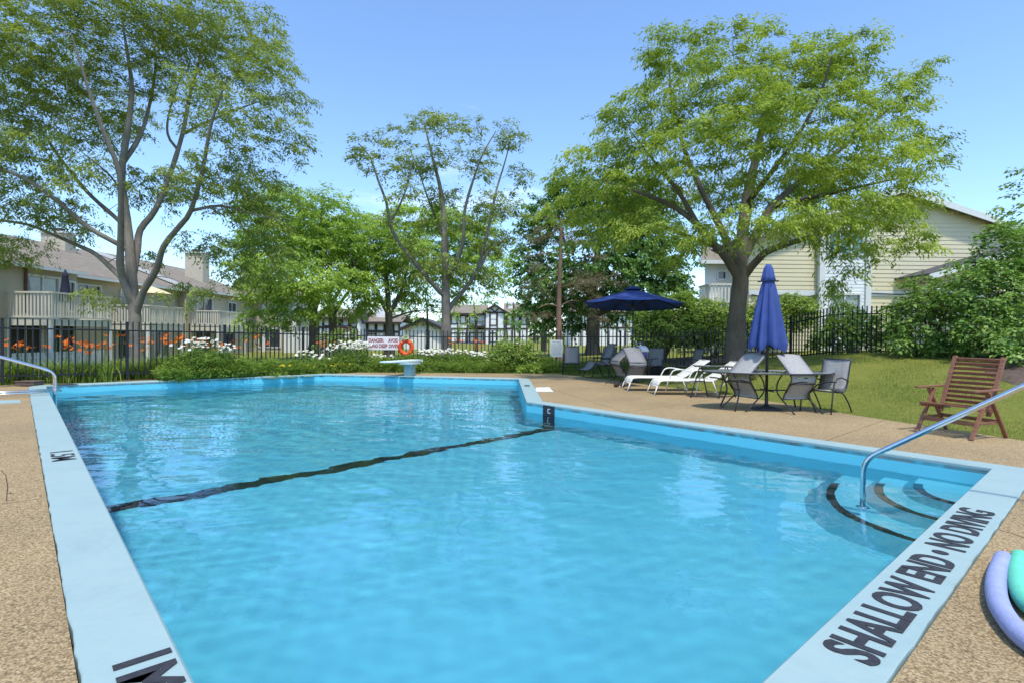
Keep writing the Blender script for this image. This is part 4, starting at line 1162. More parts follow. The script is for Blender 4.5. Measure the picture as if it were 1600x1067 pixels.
class Skel:
    """branch skeleton: main limbs given, twigs grown from the nearest limb to every leaf cluster."""
    def __init__(s): s.pos = []; s.par = []; s.rad = []; s.chains = []
    def limb(s, pts, r0, r1, parent=-1, step=0.3):
        pts = catmull(pts, step); ids = []
        for i, p in enumerate(pts):
            t = i / max(1, len(pts) - 1)
            s.pos.append(np.array(p)); s.par.append(parent); s.rad.append(r0 * (1 - t) ** 0.9 + r1 * (1 - (1 - t) ** 0.9))
            parent = len(s.pos) - 1; ids.append(parent)
        s.chains.append(ids); return ids
    def near(s, p): return int(np.argmin(((np.array(s.pos) - np.array(p)) ** 2).sum(1)))
    def grow(s, P, rng, rmin=0.006, skip=0):
        pos = np.array(s.pos); cap = len(pos) + len(P) * 40
        buf = np.zeros((cap, 3)); buf[:len(pos)] = pos; n = len(pos); rad = list(s.rad)
        dmin = np.full(len(P), 1e9)
        for i in range(0, len(P)): dmin[i] = ((pos - P[i]) ** 2).sum(1).min()
        ok0 = np.zeros(cap, bool); ok0[:n] = True; ok0[:skip] = False
        for i in np.argsort(dmin):
            p = P[i]
            dv = buf[:n] - p; d = np.sqrt((dv ** 2).sum(1)); cost = d + np.maximum(0, buf[:n, 2] - p[2] + 0.2 * d) * 0.9; cost[~ok0[:n]] = 1e9
            j = int(np.argmin(cost)); q = buf[j]; L = d[j]
            k = max(1, int(L / 0.35)); pr = j; r0 = min(rad[j] * 0.75, 0.008 + 0.011 * L); ids = [j]
            b = q + (p - q) * 0.5 + np.array([0, 0, 0.10 * L]) + rng.normal(0, 0.07 * L, 3)
            for a in range(1, k + 1):
                t = a / k; w = (1 - t) ** 2 * q + 2 * t * (1 - t) * b + t * t * p
                w = w + (rng.normal(0, 0.03, 3) if a < k else 0)
                buf[n] = w; s.pos.append(w); s.par.append(pr); rr = max(rmin, r0 * (1 - 0.75 * t)); s.rad.append(rr); rad.append(rr)
                ok0[n] = True; pr = n; ids.append(n); n += 1
            s.chains.append(ids)
    def mesh(s, name, mat, parent, big=10):
        mb = MB(); org = Vector(parent.location)
        for ids in s.chains:
            if len(ids) < 2: continue
            pts = [Vector(s.pos[i]) - org for i in ids]; rr = [s.rad[i] * (1 + (.16 * mnoise.noise(Vector(s.pos[i]) * 1.7) if s.rad[i] > .03 else 0)) for i in ids]
            if len(s.chains) and s.par[ids[0]] != -1 or True:
                if rr[0] > 2.2 * rr[1]: rr[0] = rr[1] * 1.25
            mb.tube(pts, rr, big if max(rr) > .08 else (6 if max(rr) > .03 else 3), caps=False)
        return mb.build(name, M[mat], parent, smooth=True)

def make_tree(name, label, cat, base, limbs, blobs, leaf, bark, seed, spacing=0.55, dens=1.0, group=None, spray=None, trunk_skip=0.3, flare=1.5, tintk=1.0):
    rng = np.random.default_rng(seed); t = thing(name, label, cat, base, 0, group)
    sk = Skel()
    first_ = True
    for (pts, r0, r1) in limbs:
        if first_:
            ids = sk.limb(pts, r0, r1, -1); nt_ = len(ids)
            for k in range(min(4, len(ids))): sk.rad[ids[k]] *= 1 + (flare - 1) * (1 - k / 4) ** 2 * .6
            first_ = False
        else:
            j = sk.near(pts[0]); sk.limb([Vector(sk.pos[j])] + [Vector(p) for p in pts[1:]], r0, r1, j)
    P = fill(blobs, spacing, rng, dens)
    skip = int(nt_ * trunk_skip)
    sk.grow(P, rng, skip=skip)
    sk.mesh('trunk', bark, t)
    cen = P.mean(0); O = P - cen; O[:, 2] *= 0.5; O /= (np.linalg.norm(O, axis=1, keepdims=True) + 1e-6)
    sp = dict(m=6, n=12, tl=0.5, L=0.15, W=0.045, droop=0.5, flat=0.3); sp.update(spray or {})
    V, F = sprays(P, O, rng, **sp)
    tint = np.clip(rng.normal(0.5, 0.22, len(P)), 0, 1)
    A = np.repeat(tint, sp['m'] * sp['n'] * 4)
    npmesh('crown', V, F, M[leaf], t, True, A, kind='stuff')
    return t
def pxl(Y, pts):            # limb points given where they stand: (x, y, depth offset)
    return [at(x, y, Y + dz) for x, y, dz in pts]
def pxb(Y, blobs, ky=1.0):
    out = []
    for b in blobs:
        cx_, cy_, rx, ry = b[:4]; dz = b[4] if len(b) > 4 else 0; yy = Y + dz; s = yy / FPX
        out.append((tuple(at(cx_, cy_, yy)), (rx * s, ky * rx * s, ry * s)))
    return out

# big multi-stemmed honey locust on the left, behind the fence
Y = 20.0; b0 = at(213, 573, Y); b0.z = gz(b0.x, b0.y) - .05
limbs = [([b0] + pxl(Y, [(213, 540, 0), (211, 495, 0), (206, 440, 0), (203, 394, 0), (196, 330, .2), (190, 270, .4), (200, 200, .5), (206, 140, .6), (200, 90, .7), (190, 30, .8)]), .225, .03),
         (pxl(Y, [(210, 480, 0), (190, 430, -.4), (188, 395, -.7), (189, 340, -1.1), (186, 270, -1.6), (165, 215, -2.0), (150, 175, -2.3), (132, 120, -2.6), (112, 55, -3.0)]), .14, .025),
         (pxl(Y, [(206, 440, 0), (214, 395, .3), (219, 360, .6), (243, 328, .9), (266, 272, 1.2), (285, 210, 1.5), (297, 150, 1.8), (312, 90, 2.0), (318, 30, 2.2)]), .135, .025),
         (pxl(Y, [(216, 500, 0), (224, 456, -.2), (244, 422, -.5), (256, 385, -.8), (284, 350, -1.1), (298, 330, -1.4), (316, 268, -1.9), (330, 195, -2.3), (352, 130, -2.8)]), .13, .025),
         (pxl(Y, [(206, 452, 0), (183, 428, .5), (150, 398, .9), (126, 386, 1.2), (85, 368, 1.6), (45, 352, 1.9), (0, 345, 2.2), (-60, 338, 2.6)]), .10, .025),
         (pxl(Y, [(203, 394, 0), (185, 382, -.2), (138, 356, -.6), (94, 318, -1.0), (43, 282, -1.5), (0, 264, -1.9), (-60, 240, -2.4)]), .10, .025),
         (pxl(Y, [(200, 360, .1), (181, 341, .6), (138, 302, 1.2), (102, 258, 1.8), (72, 215, 2.2), (40, 160, 2.6)]), .09, .02),
         (pxl(Y, [(190, 262, .4), (214, 222, .9), (230, 180, 1.4), (243, 105, 1.9), (238, 40, 2.4)]), .09, .02),
         (pxl(Y, [(276, 240, 1.4), (262, 210, 1.9), (266, 170, 2.4), (290, 100, 2.8)]), .06, .015),
         (pxl(Y, [(292, 205, 1.5), (330, 188, 1.0), (375, 170, .6), (430, 150, .2)]), .06, .012),
         (pxl(Y, [(300, 330, -1.4), (345, 322, -1.0), (395, 335, -.8), (440, 345, -.6)]), .06, .012),
         (pxl(Y, [(190, 300, .3), (172, 275, -1.2), (158, 262, -1.8), (120, 232, -2.8)]), .05, .012)]
blobs = pxb(Y, [(60, 60, 120, 80, -1), (200, 30, 120, 60, 0), (330, 50, 110, 60, 1), (420, 125, 60, 60, 0), (440, 215, 42, 45, 0), (350, 170, 80, 60, -1.5), (265, 105, 80, 60, 1.5), (100, 150, 110, 70, 1.5),
                (40, 235, 90, 50, -1), (60, 318, 80, 28, 0), (330, 285, 80, 45, -1), (415, 330, 55, 55, 0), (390, 265, 50, 40, 1), (320, 385, 50, 35, -.5), (240, 290, 50, 40, 2), (135, 268, 50, 30, -2),
                (-90, 150, 100, 150, 0), (10, 385, 60, 28, 1), (155, 455, 34, 18, -.6), (290, 452, 44, 20, -1), (365, 420, 36, 30, 0), (120, 352, 40, 18, .8), (420, 410, 40, 40, .5), (230, 395, 30, 20, 2)], 1.15)
make_tree('honey_locust', 'large multi-stemmed honey locust spreading over the left end of the fence', 'tree', b0, limbs, blobs, 'locust_olive', 'bark', 3, spacing=.58, dens=1.05,
          group='honey locust trees', spray=dict(m=7, n=15, tl=.52, L=.135, W=.045, droop=.45, flat=.26))

# slender locust in the middle
Y = 24.0; b0 = at(697, 566, Y); b0.z = gz(b0.x, b0.y) - .05
limbs = [([b0] + pxl(Y, [(697, 530, 0), (697, 490, 0), (696, 450, 0), (695, 400, .1), (694, 350, .2), (689, 300, .3), (678, 255, .4), (668, 215, .5), (662, 190, .5)]), .24, .02),
         (pxl(Y, [(697, 470, 0), (688, 457, -.2), (668, 435, -.5), (646, 408, -.8), (622, 378, -1.1), (609, 350, -1.3), (604, 318, -1.5), (590, 280, -1.7), (578, 245, -1.9), (560, 225, -2.0)]), .11, .02),
         (pxl(Y, [(698, 490, 0), (708, 474, .2), (732, 445, .5), (752, 415, .8), (762, 395, .9), (780, 380, 1.1), (800, 372, 1.3)]), .11, .025),
         (pxl(Y, [(697, 440, 0), (714, 410, -.5), (724, 375, -.9), (726, 330, -1.2), (740, 280, -1.5), (755, 240, -1.7), (775, 205, -1.9)]), .10, .015),
         (pxl(Y, [(744, 425, .7), (756, 385, 1.0), (765, 350, 1.2), (775, 300, 1.5), (790, 250, 1.8), (800, 210, 2.0)]), .09, .015),
         (pxl(Y, [(695, 380, .1), (680, 340, .9), (665, 300, 1.4), (655, 270, 1.7), (640, 235, 2.0)]), .07, .012),
         (pxl(Y, [(609, 350, -1.3), (625, 320, -1.5), (638, 285, -1.8), (645, 250, -2.0)]), .05, .012)]
blobs = pxb(Y, [(578, 235, 34, 24, -1.8), (620, 218, 36, 20, -1.0), (680, 195, 46, 18, 0), (730, 205, 30, 22, -1.4), (795, 215, 26, 32, 1.6), (806, 275, 22, 26, 1.4), (745, 255, 34, 28, -1), (655, 260, 40, 22, 1.2),
                (690, 250, 30, 20, .3), (770, 320, 34, 26, 1.2), (635, 300, 30, 20, -1.6), (790, 372, 30, 16, 1.3), (740, 330, 30, 20, -.8), (600, 262, 26, 16, -1.6), (640, 385, 34, 20, -.8), (665, 345, 30, 20, .6), (720, 348, 34, 20, -.6), (762, 385, 28, 18, 1), (700, 408, 40, 16, -.6), (742, 428, 30, 14, .7), (655, 428, 30, 14, -.6), (690, 305, 34, 20, .6), (610, 345, 24, 18, -1.2), (800, 330, 26, 20, 1.3)], 1.1)
make_tree('honey_locust', 'slender honey locust with an airy vase-shaped crown behind the diving board', 'tree', b0, limbs, blobs, 'locust_olive', 'bark', 5, spacing=.50, dens=1.15,
          group='honey locust trees', spray=dict(m=6, n=14, tl=.50, L=.15, W=.05, droop=.45, flat=.3))

# spreading locust on the right, on the grass inside the fence
Y = 17.5; b0 = at(1149, 560, Y); b0.z = gz(b0.x, b0.y) - .05
limbs = [([b0] + pxl(Y, [(1150, 520, 0), (1153, 475, 0), (1157, 440, 0), (1156, 415, 0), (1160, 370, .3), (1166, 320, .6), (1178, 260, .9), (1192, 190, 1.1), (1200, 110, 1.2)]), .30, .03),
         (pxl(Y, [(1157, 440, 0), (1138, 408, -.2), (1118, 385, -.4), (1090, 352, -.7), (1055, 325, -.8), (1010, 305, -.9), (965, 290, -.9), (925, 280, -.8)]), .15, .012),
         (pxl(Y, [(1156, 430, 0), (1142, 392, .5), (1120, 345, 1.1), (1095, 295, 1.6), (1070, 235, 2.1), (1050, 160, 2.5), (1045, 90, 2.7)]), .14, .025),
         (pxl(Y, [(1158, 440, 0), (1176, 415, -.2), (1194, 396, -.6), (1225, 383, -1.0), (1262, 372, -1.5), (1315, 352, -2.0), (1375, 345, -2.4)]), .13, .02),
         (pxl(Y, [(1157, 425, 0), (1176, 375, .5), (1205, 325, 1.0), (1250, 285, 1.6), (1305, 240, 2.1), (1365, 190, 2.5), (1425, 145, 2.8)]), .15, .025),
         (pxl(Y, [(1166, 320, .6), (1205, 270, -.4), (1245, 215, -1.2), (1280, 150, -1.8), (1300, 90, -2.2)]), .10, .02),
         (pxl(Y, [(1205, 325, 1.0), (1265, 310, .2), (1330, 295, -.6), (1400, 280, -1.2)]), .10, .02),
         (pxl(Y, [(1090, 352, -.7), (1060, 300, -1.1), (1020, 250, -1.2), (985, 205, -1.0)]), .09, .012),
         (pxl(Y, [(1118, 385, -.4), (1080, 372, .6), (1030, 352, 1.5), (985, 330, 2.2), (930, 330, 2.8)]), .09, .02)]
blobs = pxb(Y, [(1050, 90, 55, 45, 1.5), (1140, 75, 70, 28, 0), (1200, 60, 20, 26, 1), (1310, 95, 60, 38, .5), (1240, 130, 90, 55, 1), (1120, 150, 90, 55, -1.5), (1400, 150, 50, 32, 1.5), (1440, 115, 28, 18, 2), (1345, 170, 70, 50, -1),
                (1000, 190, 70, 55, -1), (960, 240, 55, 50, 0), (1075, 230, 80, 50, -2.5), (1200, 220, 100, 60, -2.5), (1330, 250, 90, 50, -2), (1420, 230, 45, 50, 1), (925, 270, 55, 40, -2), (1000, 290, 80, 42, 1.5),
                (905, 320, 44, 44, -1), (1120, 300, 60, 35, 3), (1240, 300, 80, 40, 2.5), (1400, 310, 52, 50, 0), (1330, 330, 80, 30, -2.5), (1180, 345, 90, 26, -3.0), (1280, 350, 70, 24, -2.5), (1400, 370, 50, 34, -1), (960, 340, 60, 36, 1),
                (1020, 355, 60, 30, -2), (1105, 360, 60, 22, -3.2), (900, 380, 26, 24, -1), (1310, 395, 26, 22, -2.2), (1330, 430, 18, 24, -2.0), (1300, 445, 18, 16, -2.1), (1300, 480, 26, 14, -2.1), (1345, 380, 40, 20, -1.6), (1052, 395, 40, 18, -1.5)], 1.15)
make_tree('honey_locust', 'broad low-branching honey locust on the grassy mound between the two blue umbrellas', 'tree', b0, limbs, blobs, 'locust', 'bark_dark', 9, spacing=.52, dens=.98,
          group='honey locust trees', spray=dict(m=8, n=18, tl=.52, L=.13, W=.042, droop=.55, flat=.20))

# the two trees left of the danger sign
Y = 33.0; b0 = at(491, 545, Y); b0.z = gz(b0.x, b0.y) - .05
limbs = [([b0] + pxl(Y, [(491, 515, 0), (490, 490, 0), (482, 460, -.2), (470, 425, -.5), (455, 380, -.8), (440, 340, -1.0)]), .36, .03),
         (pxl(Y, [(491, 505, 0), (515, 478, .4), (530, 455, .7), (550, 425, 1.0), (560, 390, 1.2)]), .18, .03),
         (pxl(Y, [(490, 490, 0), (500, 450, .8), (503, 410, 1.2), (500, 360, 1.6), (505, 320, 2.0)]), .18, .03),
         (pxl(Y, [(482, 460, -.2), (450, 445, -1), (420, 440, -1.6), (395, 440, -2)]), .12, .02)]
blobs = pxb(Y, [(430, 325, 62, 36, -1), (500, 318, 50, 30, 1), (450, 385, 76, 40, 0), (525, 390, 54, 36, 1), (470, 440, 60, 30, -2.5), (420, 470, 42, 40, -2.8), (545, 345, 30, 28, 0), (395, 400, 44, 50, -1), (455, 488, 40, 20, -3), (480, 355, 60, 30, 2), (395, 335, 30, 36, 1), (500, 470, 36, 22, -1.5), (545, 440, 34, 26, 0), (410, 500, 36, 22, -2.8), (440, 425, 60, 40, -3.2), (510, 430, 40, 30, -1.5)], .9)
make_tree('shade_tree', 'dense green shade tree with low forks in front of the beige end unit', 'tree', b0, limbs, blobs, 'bright', 'bark_dark', 12, spacing=.66, dens=1.1, spray=dict(m=7, n=12, tl=.72, L=.22, W=.08, droop=.5, flat=.28), group='shade trees beyond the fence')
b0 = at(522, 540, 36); b0.z = gz(b0.x, b0.y) - .05
limbs = [([b0] + pxl(36, [(520, 510, 0), (518, 485, 0), (512, 450, .2), (515, 410, .4), (522, 370, .6)]), .34, .03), (pxl(36, [(519, 495, 0), (538, 465, .5), (555, 440, 1)]), .15, .03)]
blobs = pxb(36, [(520, 400, 46, 34, 1), (560, 430, 36, 26, 1), (565, 470, 28, 20, 1), (535, 480, 28, 16, 1), (500, 360, 44, 30, 2), (550, 370, 36, 30, 0)], .9)
make_tree('shade_tree', 'second trunk of pale foliage just right of the dense shade tree', 'tree', b0, limbs, blobs, 'bright', 'bark_dark', 13, spacing=.72, dens=1.0, spray=dict(m=7, n=11, tl=.8, L=.28, W=.09, droop=.5, flat=.28), group='shade trees beyond the fence')
Y = 36.0; b0 = at(608, 540, Y); b0.z = gz(b0.x, b0.y) - .05
limbs = [([b0] + pxl(Y, [(608, 515, 0), (607, 485, 0), (605, 450, 0), (600, 410, .2), (592, 370, .5)]), .32, .03),
         (pxl(Y, [(607, 490, 0), (590, 462, -.4), (578, 440, -.8), (565, 420, -1)]), .14, .03), (pxl(Y, [(607, 495, 0), (625, 460, .4), (634, 430, .8), (640, 390, 1)]), .15, .03), (pxl(Y, [(607, 500, 0), (640, 488, .4), (675, 484, .6)]), .08, .02)]
blobs = pxb(Y, [(600, 385, 58, 36, 0), (570, 355, 34, 24, 1), (645, 425, 44, 28, 1), (580, 432, 38, 24, -1), (625, 350, 46, 28, 1), (660, 375, 50, 36, 1.5), (720, 365, 44, 30, 2.5), (735, 410, 40, 26, 2.5), (660, 340, 40, 18, 2), (690, 395, 44, 30, 2), (690, 350, 50, 26, 3), (745, 355, 36, 26, 3), (705, 440, 40, 18, 3), (640, 460, 34, 14, 2), (770, 440, 26, 20, 3), (585, 465, 28, 16, -1), (625, 395, 46, 30, -1), (565, 400, 36, 30, 0), (750, 390, 36, 22, 3), (780, 400, 24, 24, 4), (715, 460, 26, 14, 3)], .9)
make_tree('shade_tree', 'light green tree with an open crown behind the danger sign', 'tree', b0, limbs, blobs, 'bright', 'bark_dark', 14, spacing=.70, dens=1.1, spray=dict(m=7, n=12, tl=.8, L=.27, W=.09, droop=.5, flat=.28), group='shade trees beyond the fence')
Y = 40.0; b0 = at(668, 535, Y); b0.z = gz(b0.x, b0.y) - .05
make_tree('evergreen_tree', 'small dark evergreen with level boughs left of the slender locust', 'tree', b0, [([b0] + pxl(Y, [(668, 510, 0), (667, 480, 0), (664, 460, 0)]), .14, .03)],
          pxb(Y, [(650, 487, 34, 12, 0), (678, 482, 28, 14, .5), (662, 470, 22, 12, 0), (655, 505, 22, 10, 0)]), 'maple', 'bark_dark', 15, spacing=.8, spray=dict(m=6, n=9, tl=.7, L=.24, W=.09, droop=.3))
Y = 46.0; b0 = at(745, 535, Y); b0.z = gz(b0.x, b0.y) - .05
make_tree('shade_tree', 'small bushy tree partly hiding the left half of the centre Tudor house', 'tree', b0, [([b0] + pxl(Y, [(744, 515, 0), (742, 490, 0), (740, 470, 0)]), .14, .03)],
          pxb(Y, [(728, 478, 26, 18, 0), (745, 462, 24, 16, 0), (720, 500, 18, 14, 0), (700, 470, 20, 20, 1)]), 'bright', 'bark_dark', 16, spacing=1.0, spray=dict(m=6, n=9, tl=.8, L=.28, W=.1, droop=.4), group='shade trees beyond the fence')
b0 = at(805, 535, 50); b0.z = gz(b0.x, b0.y) - .05
make_tree('shade_tree', 'narrow leafy sapling at the right corner of the centre Tudor house', 'tree', b0, [([b0] + pxl(50, [(804, 515, 0), (803, 490, 0), (803, 475, 0)]), .10, .03)],
          pxb(50, [(800, 500, 12, 20, 0), (806, 480, 12, 14, 0), (790, 520, 10, 10, 0)]), 'bright', 'bark_dark', 17, spacing=.9, spray=dict(m=6, n=9, tl=.7, L=.26, W=.1, droop=.4), group='shade trees beyond the fence')

# the dark maples behind the open umbrella, and the pine
Y = 34.0; b0 = at(926, 552, Y); b0.z = gz(b0.x, b0.y) - .05
limbs = [([b0] + pxl(Y, [(926, 530, 0), (926, 505, 0), (925, 470, 0), (930, 420, .3), (938, 370, .6), (945, 310, .9)]), .42, .04),
         (pxl(Y, [(926, 500, 0), (905, 485, -.5), (885, 470, -1), (860, 440, -1.6)]), .16, .03), (pxl(Y, [(926, 498, 0), (955, 482, .6), (985, 462, 1.2), (1020, 430, 1.8)]), .18, .03),
         (pxl(Y, [(925, 470, 0), (895, 420, .8), (880, 370, 1.4), (870, 320, 1.8)]), .16, .03), (pxl(Y, [(928, 440, 0), (970, 390, -.8), (1005, 340, -1.4)]), .16, .03)]
blobs = pxb(Y, [(850, 345, 36, 44, 1), (900, 310, 54, 36, 1), (955, 330, 70, 50, 0), (1010, 350, 54, 50, 0), (1040, 415, 46, 46, 1), (960, 410, 76, 46, -1), (870, 430, 54, 44, 0), (828, 400, 28, 40, 1), (835, 470, 34, 30, 0), (900, 465, 50, 26, 1), (990, 455, 50, 28, -1), (880, 500, 40, 18, 1), (950, 495, 30, 12, 1), (1062, 455, 26, 30, 0)], .9)
make_tree('maple_tree', 'dark green maple with a thick trunk directly behind the open blue umbrella', 'tree', b0, limbs, blobs, 'maple', 'bark_dark', 21, spacing=.72, dens=1.0, spray=dict(m=6, n=12, tl=.75, L=.24, W=.15, droop=.5, flat=.35, fold=.15))
b0 = at(850, 545, 48); b0.z = gz(b0.x, b0.y) - .05
make_tree('maple_tree', 'smaller maple at the back whose crown shows left of the pine', 'tree', b0, [([b0] + pxl(48, [(850, 510, 0), (848, 460, 0), (845, 400, 0), (843, 350, 0)]), .25, .04)],
          pxb(48, [(838, 330, 22, 28, 0), (845, 380, 34, 30, 0), (830, 430, 34, 28, 0), (812, 420, 20, 20, 0), (845, 470, 40, 26, 0), (826, 500, 24, 18, 0)], .9), 'maple', 'bark_dark', 22, spacing=1.0, dens=.9, spray=dict(m=6, n=10, tl=.85, L=.28, W=.17, droop=.5, flat=.35))
Y = 28.0; b0 = at(874, 560, Y); b0.z = gz(b0.x, b0.y) - .05
limbs = [([b0] + pxl(Y, [(874, 530, 0), (873, 490, 0), (874, 450, 0), (875, 415, 0), (876, 380, 0), (877, 340, 0)]), .17, .06)]
for (x, y, x2, y2, dz) in ((874, 475, 840, 482, -1), (874, 478, 905, 470, 1), (875, 450, 915, 445, -1), (875, 430, 838, 440, 1), (876, 400, 920, 395, .5), (876, 395, 840, 400, -1), (877, 370, 910, 360, -1), (877, 360, 850, 355, 1)):
    limbs.append((pxl(Y, [(x, y, 0), ((x + x2) / 2, (y + y2) / 2 - 3, dz * .5), (x2, y2, dz)]), .035, .012))
blobs = pxb(Y, [(898, 372, 36, 18, 0), (850, 372, 26, 14, 0), (918, 402, 26, 14, 0), (845, 410, 28, 14, -1), (905, 440, 40, 16, -.5), (838, 450, 26, 18, 0), (925, 470, 28, 12, 0), (845, 490, 26, 12, 0), (880, 345, 26, 14, 0), (915, 425, 24, 12, 1), (955, 440, 22, 16, 0), (930, 495, 20, 8, 0)], 1.0)
make_tree('pine_tree', 'pine with a bare reddish trunk and brownish sprays rising behind the notice sign', 'tree', b0, limbs, blobs, 'needle', 'bark_pine', 23, spacing=.5, dens=.9, spray=dict(m=7, n=12, tl=.42, L=.20, W=.022, droop=.35, flat=.3, jit=.9), flare=1.1)

# far trees closing the gaps between the houses
for k, (x, y0, y1, w, Yd, lf, lab) in enumerate([(455, 540, 440, 40, 75, 'maple', 'far tree between the beige end unit and the left Tudor house'), (640, 540, 480, 26, 95, 'bright', 'far round tree between the left Tudor house and the garage'),
        (700, 540, 470, 24, 105, 'maple', 'far tree at the left side of the centre Tudor house'), (835, 540, 462, 34, 100, 'maple', 'far dark tree at the right side of the centre Tudor house'),
        (1060, 540, 430, 46, 60, 'maple', 'dark tree filling the gap left of the white gabled house'), (1020, 540, 455, 34, 70, 'bright', 'far pale tree behind the maple trunk on the right'), (372, 540, 452, 26, 85, 'maple', 'far tree rising behind the townhouse chimneys'),
        (30, 500, 400, 40, 60, 'maple', 'dark tree behind the roof of the nearest townhouse'), (585, 540, 470, 24, 98, 'maple', 'far dark tree behind the roof of the left Tudor house'), (770, 540, 466, 26, 120, 'maple', 'far dark tree rising behind the centre Tudor gable')]):
    b0 = at(x, y0, Yd); b0.z = gz(b0.x, b0.y) - .1; h = (y0 - y1); rr_ = random.Random(k)
    bl = [(x + rr_.uniform(-.5, .5) * w, y1 + h * f + rr_.uniform(-4, 4), w * rr_.uniform(.45, .7), h * .16, rr_.uniform(-2, 2)) for f in (.12, .25, .3, .42, .45, .58, .62, .75)]
    make_tree('background_tree', lab, 'tree', b0, [([b0] + pxl(Yd, [(x, y0 - h * .3, 0), (x + 1, y0 - h * .6, 0), (x, y1 + h * .15, 0)]), .3, .05)], pxb(Yd, bl, .8), lf, 'bark_dark', 40 + k, spacing=1.5, dens=.9, group='trees far behind the houses', spray=dict(m=6, n=9, tl=1.2, L=.5, W=.28, droop=.4, flat=.4))

# shrubs
def make_shrub(label, base, blobs, leaf, seed, spacing=.36, dens=1.0, group=None, spray=None, cat='shrub', name='shrub'):
    rng = np.random.default_rng(seed); base = Vector(base); t = thing(name, label, cat, base, 0, group)
    P = fill(blobs, spacing, rng, dens)
    P[:, 2] = np.maximum(P[:, 2], terrain(P[:, 0], P[:, 1]) + .08)
    sk = Skel()
    for k in range(7):
        a = k * .9; e = P[rng.integers(len(P))]
        q = Vector(base) + Vector((math.cos(a) * .12, math.sin(a) * .12, 0)); e = Vector(e)
        sk.limb([q, q.lerp(e, .4) + Vector((0, 0, .25)), e], .035, .012, -1)
    sk.grow(P[::2], rng, rmin=.005)
    sk.mesh('stems', 'bark_dark', t)
    cen = P.mean(0); O = P - cen; O /= (np.linalg.norm(O, axis=1, keepdims=True) + 1e-6)
    sp = dict(m=5, n=9, tl=.32, L=.12, W=.075, droop=.35, flat=.5, fold=.12); sp.update(spray or {})
    V, F = sprays(P, O, rng, **sp)
    tint = np.clip(rng.normal(0.5, 0.2, len(P)), 0, 1)
    npmesh('foliage', V, F, M[leaf], t, True, np.repeat(tint, sp['m'] * sp['n'] * 4), kind='stuff')
    return t
def gb(x, y, Y): v = at(x, y, Y); return (v.x, v.y, gz(v.x, v.y))
SG = 'dense shrubs on the right edge of the lawn'
Y = 15.2
make_shrub('broad rounded shrub at the end of the right fence, left of the taller shrubs', gb(1450, 545, Y), pxb(Y, [(1432, 480, 34, 34, 0), (1460, 470, 44, 40, .3), (1440, 525, 40, 28, -.4), (1490, 500, 44, 50, 0), (1420, 505, 26, 28, 0), (1470, 535, 44, 18, -.6), (1420, 450, 14, 16, 0)], 1.0), 'shrub', 51, group=SG, spacing=.30)
Y = 13.8
make_shrub('tall dense shrub in front of the porch roof by the right picture edge', gb(1555, 545, Y), pxb(Y, [(1540, 440, 42, 40, 0), (1570, 400, 40, 46, .3), (1550, 500, 50, 46, -.3), (1600, 460, 50, 70, 0), (1520, 520, 36, 30, -.5), (1590, 530, 50, 24, -.6), (1505, 455, 26, 30, 0), (1580, 370, 26, 22, 0)], 1.0), 'shrub', 52, group=SG, spacing=.30)
Y = 11.8
make_shrub('low leafy shrub hanging over the bare soil behind the wooden chair', gb(1620, 560, Y), pxb(Y, [(1600, 520, 36, 24, 0), (1640, 490, 50, 60, 0), (1625, 545, 40, 20, -.3), (1575, 540, 22, 14, -.3)], 1.0), 'shrub', 53, group=SG, spacing=.28, spray=dict(L=.10))
b0 = gb(1625, 540, 19); 
make_tree('shade_tree', 'pale leafy tree top entering from the right edge above the shrubs', 'tree', b0, [([Vector(b0)] + pxl(19, [(1628, 480, 0), (1625, 420, 0), (1618, 350, 0), (1612, 290, 0)]), .14, .03)],
          pxb(19, [(1600, 275, 24, 22, 0), (1590, 315, 24, 20, 0), (1620, 250, 24, 20, 0), (1605, 360, 34, 28, 0), (1640, 310, 40, 50, 0), (1625, 410, 40, 30, 0)]), 'hedge', 'bark', 54, spacing=.5, spray=dict(m=6, n=9, tl=.42, L=.13, W=.075, droop=.5))
HG = 'clipped hedge shrubs behind the back fence'
for k, (x, y, Yd, bl, lab) in enumerate([
        (1040, 545, 24.0, [(1030, 500, 34, 26, 0), (1060, 495, 36, 30, .4), (1035, 520, 40, 20, -.4), (1075, 515, 30, 26, 0), (1010, 510, 20, 20, 0), (1062, 470, 22, 14, .4)], 'bright rounded shrub behind the fence just right of the open umbrella pole'),
        (1115, 540, 24.6, [(1110, 500, 30, 24, 0), (1135, 510, 30, 24, .3), (1100, 522, 30, 18, -.3), (1120, 482, 20, 12, 0)], 'shrub behind the fence immediately left of the right locust trunk'),
        (1190, 540, 25.2, [(1180, 500, 28, 28, 0), (1210, 495, 30, 28, .3), (1195, 520, 34, 20, -.3), (1240, 490, 28, 26, .2), (1262, 488, 18, 22, 0), (1235, 474, 26, 10, .3)], 'long shrub under the yellow wall between the locust trunk and the window bay'),
        (1330, 530, 20.5, [(1310, 520, 26, 26, 0), (1345, 515, 30, 30, .3), (1380, 520, 26, 26, 0), (1290, 530, 22, 18, 0), (1330, 500, 20, 14, 0)], 'dark shrub below the white window bay behind the stepped fence')]):
    make_shrub(lab, gb(x, y, Yd), pxb(Yd, bl, .9), 'hedge' if k != 3 else 'shrub', 60 + k, spacing=.30, dens=1.3, group=HG, spray=dict(tl=.40, L=.14, W=.085, n=9, m=5))
